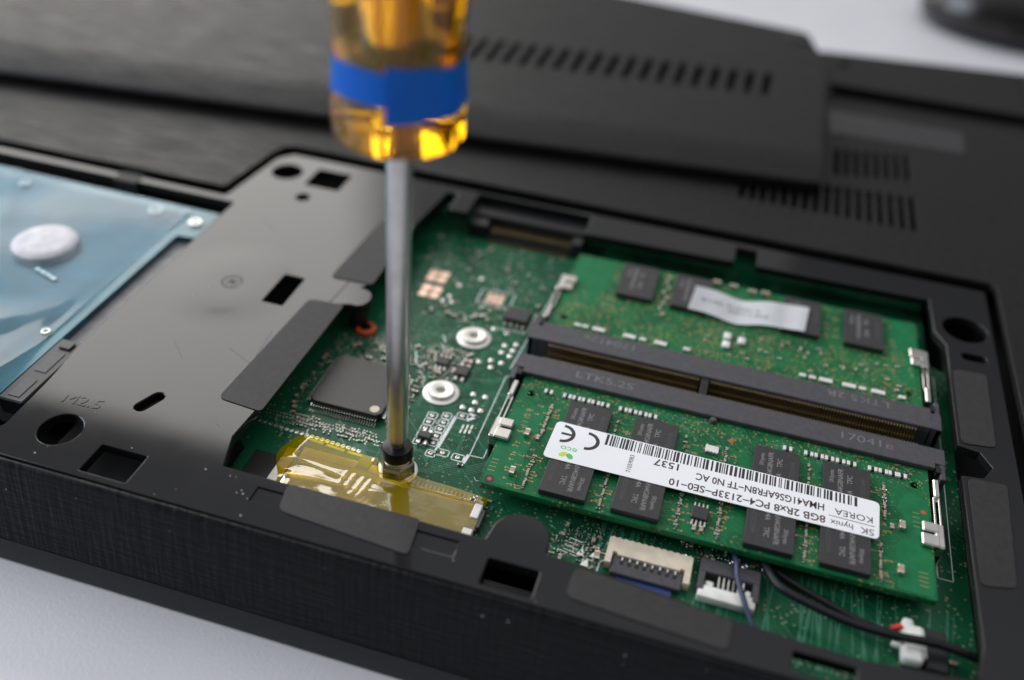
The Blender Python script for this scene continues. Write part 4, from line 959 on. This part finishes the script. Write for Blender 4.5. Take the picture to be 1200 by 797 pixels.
def handle_rings(bm, hs, n=96, off=0.0):
    return [[bm.verts.new(((hr(2 * math.pi * k / n, h) + off) * math.cos(2 * math.pi * k / n), (hr(2 * math.pi * k / n, h) + off) * math.sin(2 * math.pi * k / n), H0 + h)) for k in range(n)] for h in hs]
bm = bmesh.new(); hs = [0, .15, .4, .8, 1.2, 1.6, 3, 5, 6.5, 8, 9.5, 11, 12, 13, 14, 15, 16, 18, 20, 23, 26, 30, 40, 55, 70, 86, 92, 97, 100]
rg = handle_rings(bm, hs); n = 96
for a, b in zip(rg, rg[1:]):
    for k in range(n): bm.faces.new((a[k], a[(k + 1) % n], b[(k + 1) % n], b[k]))
# a bore that takes the shaft, so that the steel sits in the plastic
bore = [[bm.verts.new((1.80 * math.cos(2 * math.pi * k / n), 1.80 * math.sin(2 * math.pi * k / n), H0 + h)) for k in range(n)] for h in (0, 62.5)]
for k in range(n):
    bm.faces.new((bore[0][k], bore[0][(k + 1) % n], rg[0][(k + 1) % n], rg[0][k]))
    bm.faces.new((bore[1][k], bore[1][(k + 1) % n], bore[0][(k + 1) % n], bore[0][k]))
bm.faces.new(rg[-1]); bm.faces.new(bore[1]); bmesh.ops.recalc_face_normals(bm, faces=bm.faces)
local(finish(bm, 35), 'handle', 'amber')
def band(a0, a1, lo0, lo1, hi0, hi1, off, name='tape_band'):
    bm = bmesh.new(); g = []
    for k in range(61):
        t = k / 60; th = R(a0 + (a1 - a0) * t); lo, hi = lo0 + (lo1 - lo0) * t, hi0 + (hi1 - hi0) * t
        g.append([bm.verts.new(((hr(th, lo + (hi - lo) * j / 6) + off) * math.cos(th), (hr(th, lo + (hi - lo) * j / 6) + off) * math.sin(th), H0 + lo + (hi - lo) * j / 6)) for j in range(7)])
    for a, b in zip(g, g[1:]):
        for j in range(6): bm.faces.new((a[j], b[j], b[j + 1], a[j + 1]))
    bmesh.ops.solidify(bm, geom=bm.faces[:], thickness=-.12)
    return local(finish(bm, 35), name, 'bluetape')
band(-80, 50, 4.9, 5.8, 11.7, 10.5, .16); band(48, 281, 5.8, 6.9, 10.4, 10.9, .10)

# ------------------------------------------------------------------ dark mouse at the far side of the desk
ms = thing('computer_mouse', (118, 330, -18), 'dark glossy mouse lying on the white desk behind the laptop', 'computer mouse')
def oval(bm, prof, cx, cy, ax, ay, n=48):
    rings = [[bm.verts.new((cx + r * ax * math.cos(2 * math.pi * k / n), cy + r * ay * math.sin(2 * math.pi * k / n), z)) for k in range(n)] for r, z in prof]
    for a, b in zip(rings, rings[1:]):
        for k in range(n): bm.faces.new((a[k], a[(k + 1) % n], b[(k + 1) % n], b[k]))
bm = bmesh.new(); oval(bm, [(.01, 11), (.35, 10), (.65, 6.5), (.84, 1), (.94, -5), (.97, -8)], 130, 332, 44, 30); link('top_shell', finish(bm, 60), 'mouse', ms)
bm = bmesh.new(); oval(bm, [(.955, -8.6), (1.0, -9.4), (1.0, -12), (.97, -15.4), (.90, -17.2), (.01, -17.4)], 130, 332, 44, 30); link('bottom_shell', finish(bm, 60), 'mouse', ms)
bm = bmesh.new(); oval(bm, [(.94, -7.6), (.945, -9.2)], 130, 332, 44, 30); link('seam', finish(bm, 60), 'inside', ms)
